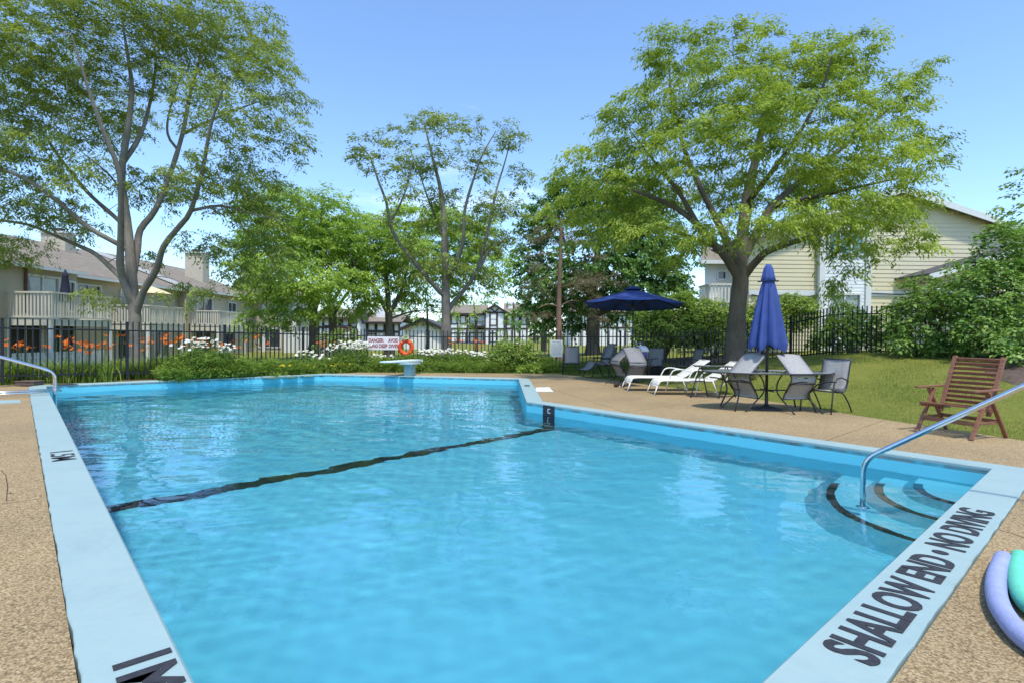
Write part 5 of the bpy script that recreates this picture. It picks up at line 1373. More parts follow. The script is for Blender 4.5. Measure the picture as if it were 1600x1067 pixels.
# bare mulch under the shrubs
def ground_patch(name, poly, mat, dz=.012, n=14):
    cx_ = sum(p[0] for p in poly) / len(poly); cy_ = sum(p[1] for p in poly) / len(poly); mb = MB()
    ring = []
    for i in range(len(poly)):
        a, b = Vector(poly[i]), Vector(poly[(i + 1) % len(poly)])
        for k in range(4): ring.append(a.lerp(b, k / 4))
    c = Vector((cx_, cy_)); rows = []
    for s in (1, .8, .6, .4, .2, .02):
        r = [c.lerp(p, s) for p in ring]; r.append(r[0]); rows.append([(p.x, p.y, gz(p.x, p.y) + dz + (.04 * (1 - s) if s < 1 else -.03)) for p in r])
    mb.sheet(rows); o = mb.build(name, M[mat], None, smooth=True); o['kind'] = 'structure'; return o
ground_patch('mulch_bed', [(5.6, 21.6), (7, 21.7), (11.0, 23.6), (12.2, 26.6), (6.5, 26.2)], 'mulch', .05)
ground_patch('bare_soil', [(9.3, 10.2), (9.9, 9.9), (11.5, 10.5), (12, 13), (10.6, 12.6), (9.8, 11.4)], 'mulch', .03)
# ------------------------------------------------------------------ pool hardware
def bend(pts, r=0.12, n=5):
    """round the inner corners of a polyline."""
    pts = [Vector(p) for p in pts]; out = [pts[0]]
    for i in range(1, len(pts) - 1):
        a, b, c = pts[i - 1], pts[i], pts[i + 1]
        u = (a - b); v = (c - b); k = min(r, u.length * .45, v.length * .45)
        p, q = b + u.normalized() * k, b + v.normalized() * k
        for j in range(n + 1):
            t = j / n; out.append((1 - t) ** 2 * p + 2 * t * (1 - t) * b + t * t * q)
    out.append(pts[-1]); return out
def v3(p, z): return Vector((p.x, p.y, z))
# handrail at the steps
hp = gnd(1348, 778, WATER_Z).to_2d(); hd = -A_
t = thing('handrail', 'stainless steel handrail rising from the curved corner steps over the coping', 'handrail', (hp.x, hp.y, -.5))
mb = MB()
mb.tube(bend([v3(hp, -.52), v3(hp, .185), v3(hp + hd * 1.22, 1.045), v3(hp + hd * 1.75, 1.05), v3(hp + hd * 1.98, .55), v3(hp + hd * 1.98, .0)], .14, 6), .0245, 14)
mb.build('rail_tube', M['steel'], t, smooth=True, world=True)
mb = MB(); mb.lathe([(.026, .03), (.055, .022), (.06, 0.0)], 14, v3(hp + hd * 1.98, 0)); mb.build('flange', M['steel'], t, smooth=True, world=True)
mb = MB(); mb.lathe([(.026, .02), (.055, .012), (.06, 0.0)], 14, v3(hp, -.495)); mb.build('flange', M['steel'], t, smooth=True, world=True)
# pair of deep-end rails on the left
lp = gnd(87, 632, WATER_Z).to_2d(); ld = edge_n(P1, PN)
t = thing('ladder', 'stainless deep-end ladder with two curved grab rails at the left coping', 'ladder', (lp.x, lp.y, -1.2))
for k, off in enumerate((0.0, 0.50)):
    q = lp + A_ * off
    mb = MB()
    mb.tube(bend([v3(q, -1.25), v3(q, .49), v3(q + ld * .95, .86), v3(q + ld * 1.42, .80), v3(q + ld * 1.62, .42), v3(q + ld * 1.62, 0)], .16, 6), .024, 12)
    mb.build('grab_rail', M['steel'], t, smooth=True, world=True)
    mb = MB(); mb.tube([v3(q - ld * .10, .10), v3(q + ld * 1.62, .06)], .021, 10); mb.build('cross_rail', M['steel'], t, smooth=True, world=True)
    mb = MB(); mb.lathe([(.026, .03), (.055, .022), (.06, 0.0)], 12, v3(q + ld * 1.62, 0)); mb.build('flange', M['steel'], t, smooth=True, world=True)
for z in (-.35, -.62, -.89):
    mb = MB(); mb.box(v3(lp + A_ * .25, z), (.09, .5, .025), rz=math.atan2(A_.y, A_.x) - math.pi / 2); mb.build('tread', M['steel'], t, world=True)
# brown box lying on the far left coping corner
c = gnd(46, 602.5).to_2d()
t = thing('skimmer_box', 'low brown box lid lying on the far left corner of the coping', 'box', (c.x, c.y, .02), math.atan2(B_.y, B_.x) - R_(42))
mb = MB(); mb.box((0, 0, .045), (.46, .30, .09)); mb.build('box_body', M['brown_mat'], t, bevel=.008)
mb = MB(); mb.box((0, 0, .10), (.49, .33, .022)); mb.build('lid', M['brown_mat'], t, bevel=.006)

# diving board
bb = gnd(640, 587.5).to_2d(); tip = at(602, 567, 17.0); rear = at(652, 562, 19.2); zb = .475
dd = (Vector((tip.x, tip.y)) - Vector((rear.x, rear.y))).normalized(); dn = Vector((-dd.y, dd.x))
t = thing('diving_board', 'pale blue diving board on a square pedestal at the far deep end', 'diving board', (bb.x, bb.y, 0))
L = (Vector((tip.x, tip.y)) - Vector((rear.x, rear.y))).length
mb = MB(); rows = []
for k in range(13):
    s = k / 12; p = Vector((rear.x, rear.y)) + dd * L * s; w = .22 if s < .96 else .19
    th = .07 - .035 * s; zz = zb + .025 * s
    rows.append([(p.x + dn.x * a, p.y + dn.y * a, z) for a, z in ((-w, zz - th), (-w, zz), (w, zz), (w, zz - th), (-w, zz - th))])
mb.sheet(rows); mb.f.append([0, 1, 2, 3]); mb.m.append(0); o_ = 12 * 5; mb.f.append([o_ + 3, o_ + 2, o_ + 1, o_]); mb.m.append(0)
mb.build('board', M['board_white'], t, world=True)
rz = math.atan2(dd.y, dd.x)
mb = MB(); mb.box((bb.x, bb.y, .19), (.31, .27, .38), rz=rz); mb.build('pedestal', M['coping'], t, world=True, bevel=.02)
mb = MB(); mb.box((bb.x, bb.y, .405), (.62, .50, .05), rz=rz); mb.build('top_plate', M['coping'], t, world=True, bevel=.01)
mb = MB(); q = Vector((rear.x, rear.y)) + dd * .35; mb.box((q.x, q.y, .43), (.20, .52, .07), rz=rz); mb.build('rear_anchor', M['coping'], t, world=True, bevel=.01)
mb = MB(); mb.box((bb.x, bb.y, .012), (.52, .46, .024), rz=rz); mb.build('foot_plate', M['coping'], t, world=True)
mb = MB(); q = Vector((rear.x, rear.y)) + dd * .3; mb.tube([(q.x, q.y, 0), (q.x, q.y, .40)], .03, 8); mb.build('rear_post', M['steel'], t, world=True)

# danger sign, life ring and notice on the fence
def fence_y(x):
    for i in range(len(FP) - 1):
        a, b = FP[i], FP[i + 1]
        if a[0] <= x <= b[0]: return a[1] + (b[1] - a[1]) * (x - a[0]) / (b[0] - a[0])
def on_fence(x, y):
    d = ray(x, y); Y = 20.0
    for _ in range(20): Y = fence_y(d.x / d.y * Y)
    return at(x, y, Y - .05)
a, b = on_fence(574, 536), on_fence(624, 536.5)
rz = math.atan2(b.y - a.y, b.x - a.x); W = (b - a).length; Hh = 20.5 / FPX * a.y
t = thing('danger_sign', 'white fence sign with red letters warning DANGER AVOID LONG DEEP DIVES', 'sign', (a + b) / 2 - Vector((0, 0, Hh / 2)), rz)
mb = MB(); mb.box((0, 0, Hh / 2), (W, .012, Hh)); mb.build('board', M['sign_white'], t, bevel=.003)
def sign_text(t, txt, x, z, w, h, mat, off, y=-.0085):
    o, (x0, x1, y0, y1) = text_mesh(txt, 1.0, mat, 'lettering', t, off, .0006); sx, sy = w / (x1 - x0), h / (y1 - y0)
    for v in o.data.vertices: v.co = (x + (v.co.x - x0) * sx, y - v.co.z, z + (v.co.y - y0) * sy)
    o.data.update(); return o
sign_text(t, 'DANGER:', -W * .46, Hh * .56, W * .47, Hh * .30, M['red_letter'], .042); sign_text(t, 'AVOID', W * .145, Hh * .56, W * .32, Hh * .30, M['red_letter'], .042)
sign_text(t, 'LONG', -W * .475, Hh * .15, W * .30, Hh * .30, M['red_letter'], .042); sign_text(t, 'DEEP', -W * .145, Hh * .15, W * .27, Hh * .30, M['red_letter'], .042); sign_text(t, "DIVES'", W * .165, Hh * .15, W * .32, Hh * .30, M['red_letter'], .042)
c = on_fence(635, 543); c.y -= .07
t = thing('life_ring', 'orange life ring with pale rope hanging on the fence beside the danger sign', 'life ring', c)
mb = MB(); R1, r1 = .228, .078
mb.tube([(R1 * math.cos(k * math.pi / 18), 0, R1 * 1.06 * math.sin(k * math.pi / 18)) for k in range(36)], r1, 10, closed=True); mb.build('ring', M['orange'], t, smooth=True)
mb = MB(); mb.tube([(.315 * math.cos(a * .15), -.02 + .02 * math.sin(a * 1.3), .33 * math.sin(a * .15)) for a in range(-9, 12)], .012, 6); mb.build('grab_line', M['rope'], t, smooth=True)
for k in (0, 1, 2, 3):
    a_ = math.pi / 4 + k * math.pi / 2; mb = MB()
    ctr = Vector((R1 * math.cos(a_), 0, R1 * 1.06 * math.sin(a_))); tt = Vector((-math.sin(a_), 0, math.cos(a_)))
    mb.tube([ctr - tt * .025, ctr + tt * .025], r1 + .005, 10); mb.build('band', M['orange'], t, smooth=True)
mb = MB()
for k in range(5):
    mb.tube([(-.06 + .10 * math.cos(j * .4 + k) + .02 * k, -.08 - .008 * k, .34 + .07 * math.sin(j * .4 + k) + .012 * k) for j in range(16)], .011, 5)
mb.tube([(-.12, -.08, .32), (-.18, -.06, .22), (-.22, -.05, .08), (-.20, -.05, -.05)], .010, 5)
t2_ = mb.build('rope_coil', M['rope'], t, smooth=True, kind='stuff')
a, b = on_fence(860, 544), on_fence(879, 544.5); rz = math.atan2(b.y - a.y, b.x - a.x); W = (b - a).length; Hh = 26 / FPX * a.y
t = thing('notice_sign', 'white portrait notice with small grey print fixed to the fence near the first chair', 'sign', (a + b) / 2 - Vector((0, 0, Hh / 2)), rz)
mb = MB(); mb.box((0, 0, Hh / 2), (W, .010, Hh)); mb.build('board', M['paper'], t, bevel=.003)
sign_text(t, 'POOL RULES', -W * .36, Hh * .86, W * .72, Hh * .07, M['grey_text'], .02, -.0075)
rr = random.Random(4)
for k in range(11):                       # illegible lines of print
    mb = MB(); x = -W * .42
    while x < W * .36:
        w = rr.uniform(.02, .06) * W / .45; mb.box((x + w / 2, -.0062, Hh * (.79 - k * .066)), (w, .0016, Hh * .022)); x += w + .012
    mb.build('print_line', M['grey_text'], t, kind='stuff')

# ------------------------------------------------------------------ furniture
def sling_chair(label, mat='sling'):
    t = thing('patio_chair', label, 'chair', (0, 0, 0), 0, 'grey sling patio chairs on the deck')
    w = .25
    prof = [(-.235, .40), (-.225, .425), (-.12, .425), (.05, .395), (.15, .385), (.205, .40)]
    back = [(.205, .40), (.235, .45), (.275, .58), (.325, .78), (.375, .965)]
    mb = MB(); mb.sheet([[(s * w, y, z - .012 * (1 - abs(s)) ) for s in (-1, -.5, 0, .5, 1)] for y, z in catm2(prof)]); mb.build('seat', M[mat], t, smooth=True, solid=.006)
    mb = MB(); mb.sheet([[(s * w, y + .015 * (1 - abs(s)), z) for s in (-1, -.5, 0, .5, 1)] for y, z in catm2(back)]); mb.build('backrest', M[mat], t, smooth=True, solid=.006)
    for s in (-1, 1):
        mb = MB(); mb.tube([(s * w, y, z) for y, z in catm2(prof[:-1] + back)], .012, 8); mb.build('side_rail', M['frame'], t, smooth=True)
        x = s * .285
        mb = MB(); mb.tube(bend([(x, -.30, 0), (x, -.245, .40), (x, -.20, .60), (x, -.02, .655), (x, .17, .60), (s * .262, .275, .56)], .12, 5), .013, 8); mb.build('arm', M['frame'], t, smooth=True)
        mb = MB(); mb.tube(bend([(s * .255, -.10, .405), (s * .275, .10, .36), (x, .28, .14), (x, .36, 0)], .12, 4), .013, 8); mb.build('leg', M['frame'], t, smooth=True)
    mb = MB(); mb.tube([(-w, .376, .962), (w, .376, .962)], .012, 8); mb.build('top_rail', M['frame'], t, smooth=True)
    mb = MB(); mb.tube([(-.285, -.24, .405), (.285, -.24, .405)], .012, 8); mb.build('front_rail', M['frame'], t, smooth=True)
    mb = MB(); mb.tube([(-.262, .10, .365), (.262, .10, .365)], .011, 8); mb.build('rear_rail', M['frame'], t, smooth=True)
    return t
def catm2(p):
    return [(q.y, q.z) for q in catmull([(0, y, z) for y, z in p], .045)]
def face(fx, fy): return math.atan2(fy, fx) + math.pi / 2          # rotation so that local -Y looks along (fx, fy)
def tilt_place(o, x, y, rz, deg, z=0.0):
    """tip a chair forward about its front feet so its back leans in over the table."""
    T = Matrix.Translation((x, y, z)) @ Matrix.Rotation(rz, 4, 'Z') @ Matrix.Rotation(R_(deg), 4, 'X') @ Matrix.Translation((0, .30, -.0))
    o.location = T.to_translation(); o.rotation_euler = T.to_euler(); return o
GC = 'grey sling patio chairs on the deck'
c0 = sling_chair('grey sling chair facing the pool beside the notice sign, leftmost of the chairs')
c0l = sling_chair('lighter grey chair standing alone at the right end of the closed umbrella table', 'sling_lt')
g = gnd(893, 585); place(c0, (g.x, g.y + .1, 0), face(-.15, -1))
g = gnd(1287, 643); place(c0l, (g.x + .02, g.y + .0, 0), face(-.86, -.5))
def chair(px_, py_, fx, fy, label, src=None):
    c = copy_tree(src or c0); g = gnd(px_, py_); place(c, (g.x, g.y, 0), face(fx, fy), label); return c
chair(1022, 590, -.45, -1, 'grey chair seen from the front behind the black tub')
chair(1076, 592, -1, -.25, 'grey chair in side view facing left behind the two white loungers')
chair(1160, 607, -.9, -.5, 'dark grey chair mostly hidden behind the left leaning chair of the closed umbrella table')
chair(945, 588, -.6, -.8, 'grey chair squeezed between the recliner and the open umbrella table')
# chairs tipped against the tables
c = copy_tree(c0l); c['label'] = 'left of the two chairs tipped forward against the closed umbrella table'
g = gnd(1145, 640); tilt_place(c, g.x, g.y, face(.9, .44), 64)
c = copy_tree(c0l); c['label'] = 'right of the two chairs tipped forward against the closed umbrella table'
g = gnd(1264, 647); tilt_place(c, g.x, g.y, face(-.2, .98), 64)
c = copy_tree(c0); c['label'] = 'grey chair tipped forward with its back to the viewer under the open umbrella'
g = gnd(1000, 605); tilt_place(c, g.x, g.y, face(-.22, 1), 64)
c = copy_tree(c0); c['label'] = 'grey chair tipped sideways on against the open umbrella table, above the sandals'
g = gnd(954, 600); tilt_place(c, g.x, g.y, face(.93, .36), 64)

# recliner with footrest
g = gnd(930, 589); t = thing('recliner', 'grey zero gravity recliner with footrest left of the open umbrella', 'recliner', (g.x, g.y, 0), face(-.95, -.35), None)
w = .26
p1 = [(-.02, .42), (.18, .40), (.32, .46), (.45, .72), (.60, 1.08)]; p2 = [(-.06, .42), (-.12, .38), (-.25, .22), (-.42, .17)]
mb = MB(); mb.sheet([[(s * w, y, z) for s in (-1, 0, 1)] for y, z in catm2(p1[:3])]); mb.build('seat', M['sling'], t, smooth=True, solid=.006)
mb = MB(); mb.sheet([[(s * w, y, z) for s in (-1, 0, 1)] for y, z in catm2(p1[2:])]); mb.build('backrest', M['sling'], t, smooth=True, solid=.006)
mb = MB(); mb.sheet([[(s * w, y - .04, z + .08) for s in (-1, 0, 1)] for y, z in catm2(p2)]); mb.build('footrest', M['sling'], t, smooth=True, solid=.006)
for s in (-1, 1):
    mb = MB(); mb.tube([(s * w, y, z) for y, z in catm2(p1)], .013, 8); mb.build('side_rail', M['frame'], t, smooth=True)
    mb = MB(); mb.tube([(s * w, y - .04, z + .08) for y, z in catm2(p2)], .013, 8); mb.build('side_rail', M['frame'], t, smooth=True)
    x = s * .30
    mb = MB(); mb.tube(bend([(x, -.30, .0), (x, -.05, .50), (x, .05, .60), (x, .45, .62)], .12), .013, 8); mb.build('arm', M['frame'], t, smooth=True)
    mb = MB(); mb.tube(bend([(x, .46, .0), (x, .30, .30), (x, .02, .58)], .12), .013, 8); mb.build('leg', M['frame'], t, smooth=True)
    mb = MB(); mb.box((x, .2, .635), (.05, .44, .02)); mb.build('armrest', M['black_plastic'], t, bevel=.006)
for y in (-.30, .46): mb = MB(); mb.tube([(-.30, y, .012), (.30, y, .012)], .012, 8); mb.build('foot_bar', M['frame'], t, smooth=True)
mb = MB(); mb.tube([(-.26, .60, 1.08), (.26, .60, 1.08)], .013, 8); mb.build('top_rail', M['frame'], t, smooth=True)
mb = MB(); mb.box((0, .56, .99), (.40, .05, .14)); mb.build('headrest', M['sling'], t, bevel=.02)

# tables
def umbrella_table(label, x, y, a, b, rz, h=.70):
    t = thing('patio_table', label, 'table', (x, y, 0), rz)
    ring = [(a * math.cos(k * math.pi / 24), b * math.sin(k * math.pi / 24), h) for k in range(48)]
    mb = MB(); mb.prism([(p[0] * .985, p[1] * .985) for p in ring], h - .003, h + .004); mb.build('glass_top', M['glass_top'], t)
    mb = MB(); mb.tube(ring, .014, 8, closed=True); mb.build('rim', M['frame'], t, smooth=True)
    for sx in (-1, 1):
        for sy in (-1, 1):
            mb = MB(); mb.tube(bend([(sx * a * .62, sy * b * .62, h - .02), (sx * a * .50, sy * b * .5, .36), (sx * a * .60, sy * b * .66, 0)], .2), .015, 8); mb.build('leg', M['frame'], t, smooth=True)
    mb = MB(); mb.tube([(-a * .5, 0, .36), (a * .5, 0, .36)], .012, 8); mb.tube([(0, -b * .5, .358), (0, b * .5, .358)], .012, 8); mb.build('stretcher', M['frame'], t, smooth=True)
    return t
u2 = gnd(1202, 640); u1 = gnd(989, 596)
umbrella_table('oval glass table with the closed blue umbrella through it and chairs tipped against it', u2.x, u2.y + .12, 1.2, .62, R_(-3))
umbrella_table('glass table under the open blue umbrella carrying the purple bag', u1.x, u1.y + .1, .75, .75, 0)

def pole_base(t, h, mat='frame', r=.026):
    mb = MB(); mb.tube([(0, 0, .03), (0, 0, h)], r, 12); mb.build('pole', M[mat], t, smooth=True)
    mb = MB(); mb.lathe([(.03, .30), (.032, .10), (.06, .07), (.24, .045), (.27, .02), (.27, 0), (0, 0)], 24); mb.build('base', M['frame'], t, smooth=True)
# closed umbrella
t = thing('umbrella', 'closed faded blue umbrella standing in the oval glass table', 'umbrella', (u2.x, u2.y + .12, 0))
hT = at(1208, 413, u2.y + .12).z; hB = at(1208, 543, u2.y + .12).z
pole_base(t, hT - .03)
mb = MB(); n = 96; prof = []
for k in range(26):
    s = k / 25; prof.append((.085 + .215 * s ** .72, hT - .30 - (hT - .30 - hB) * s))
def pleat(a, i):
    s = i / 25; return 1 + (.07 + .19 * s) * math.cos(8 * a + .8 * math.sin(a * 3 + 1)) + .03 * math.cos(21 * a + 4 * s) + .06 * math.sin(3 * a + s * 1.5) * s
mb.lathe(prof, n, fn=pleat)
for j in range(n): # uneven hem
    i = 25 * n + j; x, y, z = mb.v[i]; mb.v[i] = (x * .93, y * .93, z - .05 * math.cos(8 * 2 * math.pi * j / n) + .03 * math.sin(2 * math.pi * j / n * 3))
mb.build('folded_canopy', M['umbrella_faded'], t, smooth=True)
mb = MB(); mb.lathe([(.015, hT), (.05, hT - .02), (.085, hT - .09), (.115, hT - .24), (.135, hT - .325), (.125, hT - .33)], 48, fn=lambda a, i: 1 + .02 * i * math.cos(8 * a)); mb.build('vent_cap', M['umbrella_faded'], t, smooth=True)
for k in range(8):
    a_ = k * math.pi / 4; mb = MB(); mb.box((.165 * math.cos(a_), .165 * math.sin(a_), hT - .325), (.05, .02, .018), rz=a_); mb.build('rib_tip', M['frame'], t)
# open umbrella
t = thing('umbrella', 'open royal blue market umbrella over the first group of grey chairs', 'umbrella', (u1.x, u1.y + .1, 0))
yU = u1.y + .1; pole_base(t, at(989, 450, yU).z, r=.022)
zT, zE = at(989, 449, yU).z, at(989, 477.5, yU).z; rad = 80.5 / FPX * yU
NP = 8; tips = []
for k in range(NP):
    a_ = R_(12) + k * 2 * math.pi / NP; tips.append((a_, Vector((rad * math.cos(a_), rad * math.sin(a_), zE))))
apex = Vector((0, 0, zT)); ctop = Vector((0, 0, zT - .06))
def canopy_pt(a0, a1, u, s):
    a_ = a0 + (a1 - a0) * u; r = rad * s; sag = math.sin(math.pi * u)
    c_ = (math.cos(math.pi / NP) / math.cos((u - .5) * 2 * math.pi / NP))
    r2 = r * (c_ * (1 - .05 * sag * s)) ; z = zT - .06 - (zT - .06 - zE) * (s ** 1.03) - .02 * sag * s
    x_, y_ = r2 * math.cos(a_), r2 * math.sin(a_); return (x_, y_, z - .066 * y_ - .022 * x_)
for k in range(NP):
    a0, a1 = tips[k][0], tips[k][0] + 2 * math.pi / NP
    mb = MB(); mb.sheet([[canopy_pt(a0, a1, u / 6, .04 + .96 * s / 8) for u in range(7)] for s in range(9)])
    mb.build('canopy_panel', M['umbrella'], t, smooth=True, solid=.004)
    p = Vector(canopy_pt(a0, a1, 0, 1)); mb = MB(); mb.tube([(0, 0, zT - .13), p - Vector((0, 0, .02))], .009, 6); mb.build('rib', M['frame'], t)
    q = Vector(canopy_pt(a0, a1, 0, .5)) - Vector((0, 0, .03)); mb = MB(); mb.tube([(0, 0, zT - .62), q], .008, 6); mb.build('strut', M['frame'], t)
mb = MB(); mb.lathe([(.01, zT + .03), (.10, zT + .005), (.22, zT - .04), (.30, zT - .075)], 8, fn=None); mb.build('vent_cap', M['umbrella'], t, solid=.004)
mb = MB(); mb.lathe([(.0, zT + .09), (.03, zT + .06), (.03, zT + .02), (.0, zT)], 10); mb.build('finial', M['frame'], t, smooth=True)
mb = MB(); mb.lathe([(.03, zT - .68), (.045, zT - .64), (.045, zT - .58), (.03, zT - .55)], 10); mb.build('hub', M['frame'], t, smooth=True)
zc = at(985, 518, yU).z; mb = MB(); mb.tube(bend([(-.02, -.03, zc - .12), (-.06, -.05, zc - .08), (-.07, -.05, zc + .10)], .03), .012, 6); mb.build('crank_handle', M['white_paint'], t, smooth=True)

# purple bag on the table, black tub, sandals
zt_ = .705
t = thing('bag', 'purple nylon bag with a white towel on the table under the open umbrella', 'bag', (u1.x + .12, u1.y - .25, zt_))
mb = MB(); mb.lathe([(0, 0), (.20, .01), (.24, .10), (.22, .22), (.16, .31), (.07, .35), (0, .36)], 18, fn=lambda a, i: 1 + .09 * math.sin(3 * a + i) + .05 * math.sin(7 * a)); mb.build('bag_body', M['purple'], t, smooth=True)
mb = MB(); mb.lathe([(0, .37), (.09, .36), (.15, .30), (.19, .20), (.15, .19)], 14, (.07, -.06, 0), fn=lambda a, i: 1 + .15 * math.sin(4 * a + i)); mb.build('towel', M['pale_cloth'], t, smooth=True)
mb = MB(); mb.tube([(-.12, -.05, .28), (-.10, -.07, .42), (.02, -.08, .46), (.10, -.06, .40), (.13, -.04, .28)], .012, 6); mb.build('handle', M['purple'], t, smooth=True)
g = gnd(1027, 590); t = thing('storage_tub', 'open black plastic tub on the deck behind the white loungers', 'tub', (g.x, g.y, 0), R_(4))
mb = MB(); a0, b0_, a1, b1_ = .28, .20, .34, .25; hh = .33
o_ = [(-a0, -b0_, 0), (a0, -b0_, 0), (a0, b0_, 0), (-a0, b0_, 0), (-a1, -b1_, hh), (a1, -b1_, hh), (a1, b1_, hh), (-a1, b1_, hh)]
mb.add(o_, [(0, 3, 2, 1), (0, 1, 5, 4), (1, 2, 6, 5), (2, 3, 7, 6), (3, 0, 4, 7)]); mb.build('tub_body', M['black_plastic'], t, solid=.012)
mb = MB(); mb.tube([(-a1, -b1_, hh), (a1, -b1_, hh), (a1, b1_, hh), (-a1, b1_, hh)], .016, 6, closed=True); mb.build('rim', M['black_plastic'], t)
for s in (-1, 1):
    mb = MB(); mb.tube(bend([(s * a1, -.08, hh - .03), (s * (a1 + .05), -.06, hh - .02), (s * (a1 + .05), .06, hh - .02), (s * a1, .08, hh - .03)], .03), .01, 6); mb.build('handle', M['black_plastic'], t)
for k, (x, y, a_) in enumerate(((963, 604, -.5), (973, 604.5, -.25))):
    g = gnd(x, y); t = thing('sandal', ['brown sandal on the deck below the tipped chair, left one of the pair', 'brown sandal on the deck below the tipped chair, right one of the pair'][k], 'sandal', (g.x, g.y, 0), a_, 'pair of brown sandals')
    sole = [(.045 * math.cos(q * .3) * (1 + .15 * math.sin(q * .3)), .14 * math.sin(q * .3)) for q in range(21)]
    mb = MB(); mb.prism(sole, .002, .035); mb.build('sole', M['leather'], t)
    for yy, hgt in ((.06, .075), (-.01, .07)):
        mb = MB(); rows = [[(.046 * math.cos(q * math.pi / 8), y2, .03 + hgt * math.sin(q * math.pi / 8)) for q in range(9)] for y2 in (yy - .022, yy + .022)]; mb.sheet(rows); mb.build('strap', M['leather'], t, smooth=True, solid=.006)
    mb = MB(); rows = [[(.04 * math.cos(math.pi + q * math.pi / 8), -.10 + .045 * math.sin(math.pi + q * math.pi / 8), z) for q in range(9)] for z in (.035, .085)]; mb.sheet(rows); mb.build('heel_strap', M['leather'], t, smooth=True, solid=.006)

# white chaise loungers
def lounger(label, x, y, rz):
    t = thing('sun_lounger', label, 'sun lounger', (x, y, 0), rz, 'white sling sun loungers side by side on the deck')
    w = .29
    bed = [(-.98, .20), (-.93, .30), (-.84, .335), (-.4, .335), (.30, .335), (.34, .345)]; bk = [(.34, .345), (.65, .54), (.98, .76)]
    mb = MB(); mb.sheet([[(y_, s * w, z - .012 * (1 - abs(s))) for s in (-1, -.5, 0, .5, 1)] for y_, z in catm2(bed)]); mb.build('seat', M['white_sling'], t, smooth=True, solid=.008)
    mb = MB(); mb.sheet([[(y_, s * w, z - .012 * (1 - abs(s))) for s in (-1, -.5, 0, .5, 1)] for y_, z in catm2(bk)]); mb.build('backrest', M['white_sling'], t, smooth=True, solid=.008)
    for s in (-1, 1):
        mb = MB(); mb.tube([(y_, s * w, z) for y_, z in catm2(bed)], .016, 8); mb.build('side_rail', M['white_frame'], t, smooth=True)
        mb = MB(); mb.tube([(y_, s * w, z) for y_, z in catm2(bk)], .015, 8); mb.build('back_rail', M['white_frame'], t, smooth=True)
        mb = MB(); mb.tube(bend([(-.98, s * w, .21), (-1.06, s * .30, 0)], .05), .015, 8); mb.build('leg', M['white_frame'], t, smooth=True)
        mb = MB(); mb.tube(bend([(-.12, s * .335, 0), (-.04, s * .335, .34), (.06, s * .335, .53), (.22, s * .335, .555), (.42, s * .32, .52), (.56, s * .30, .49)], .10), .015, 8); mb.build('arm', M['white_frame'], t, smooth=True)
        mb = MB(); mb.tube([(.30, s * .30, .33), (.42, s * .31, 0)], .015, 8); mb.build('leg', M['white_frame'], t, smooth=True)
    mb = MB(); mb.tube([(.98, -w, .76), (.98, w, .76)], .015, 8); mb.build('top_rail', M['white_frame'], t, smooth=True)
    mb = MB(); mb.tube([(-.98, -w, .20), (-.98, w, .20)], .015, 8); mb.build('foot_rail', M['white_frame'], t, smooth=True)
    mb = MB(); mb.tube([(.42, -.31, .06), (.42, .31, .06)], .012, 8); mb.build('stretcher', M['white_frame'], t, smooth=True)
    mb = MB(); mb.tube(bend([(.75, -w + .02, .60), (.55, -w + .02, .20), (.55, w - .02, .20), (.75, w - .02, .60)], .08), .011, 8); mb.build('back_stay', M['white_frame'], t, smooth=True)
    return t
ga, gb_ = gnd(1012, 613), gnd(1082, 618)
l1 = gnd(1051, 616)
rzl = R_(2)
lounger('nearer of the two white loungers, whose foot end points at the pool', l1.x + .56, l1.y + .12, rzl)
lounger('farther of the two white loungers, beside the black tub', l1.x + .12, l1.y + .98, rzl)

# folding stand of black tubes between the loungers and the tipped chairs
g = gnd(1118, 622); t = thing('folding_stand', 'black folding tube stand with crossed legs left of the tipped chairs', 'stand', (g.x, g.y + .15, 0), R_(-12))
for s in (-1, 1):
    for q in (-1, 1):
        mb = MB(); mb.tube([(s * .30 + q * .20, q * .16 - .02, 0.01), (s * .30 * .9 + q * .02, 0, .68)], .013, 8); mb.build('leg', M['frame'], t, smooth=True)
    mb = MB(); mb.tube([(s * .30 - .12, -.10, .36), (s * .30 + .12, .10, .36)], .010, 8); mb.build('spreader', M['frame'], t, smooth=True)
for q in (-1, 1):
    mb = MB(); mb.tube([(-.30 + q * .195, q * .157 - .02, .03), (.30 + q * .195, q * .157 - .02, .03)], .011, 8); mb.build('foot_bar', M['frame'], t, smooth=True)
mb = MB(); mb.tube([(-.42, -.20, .70), (.42, -.20, .70), (.42, .20, .70), (-.42, .20, .70)], .011, 8, closed=True); mb.build('top_frame', M['frame'], t, smooth=True)
mb = MB(); mb.box((0, 0, .706), (.80, .38, .008)); mb.build('top', M['glass_top'], t)

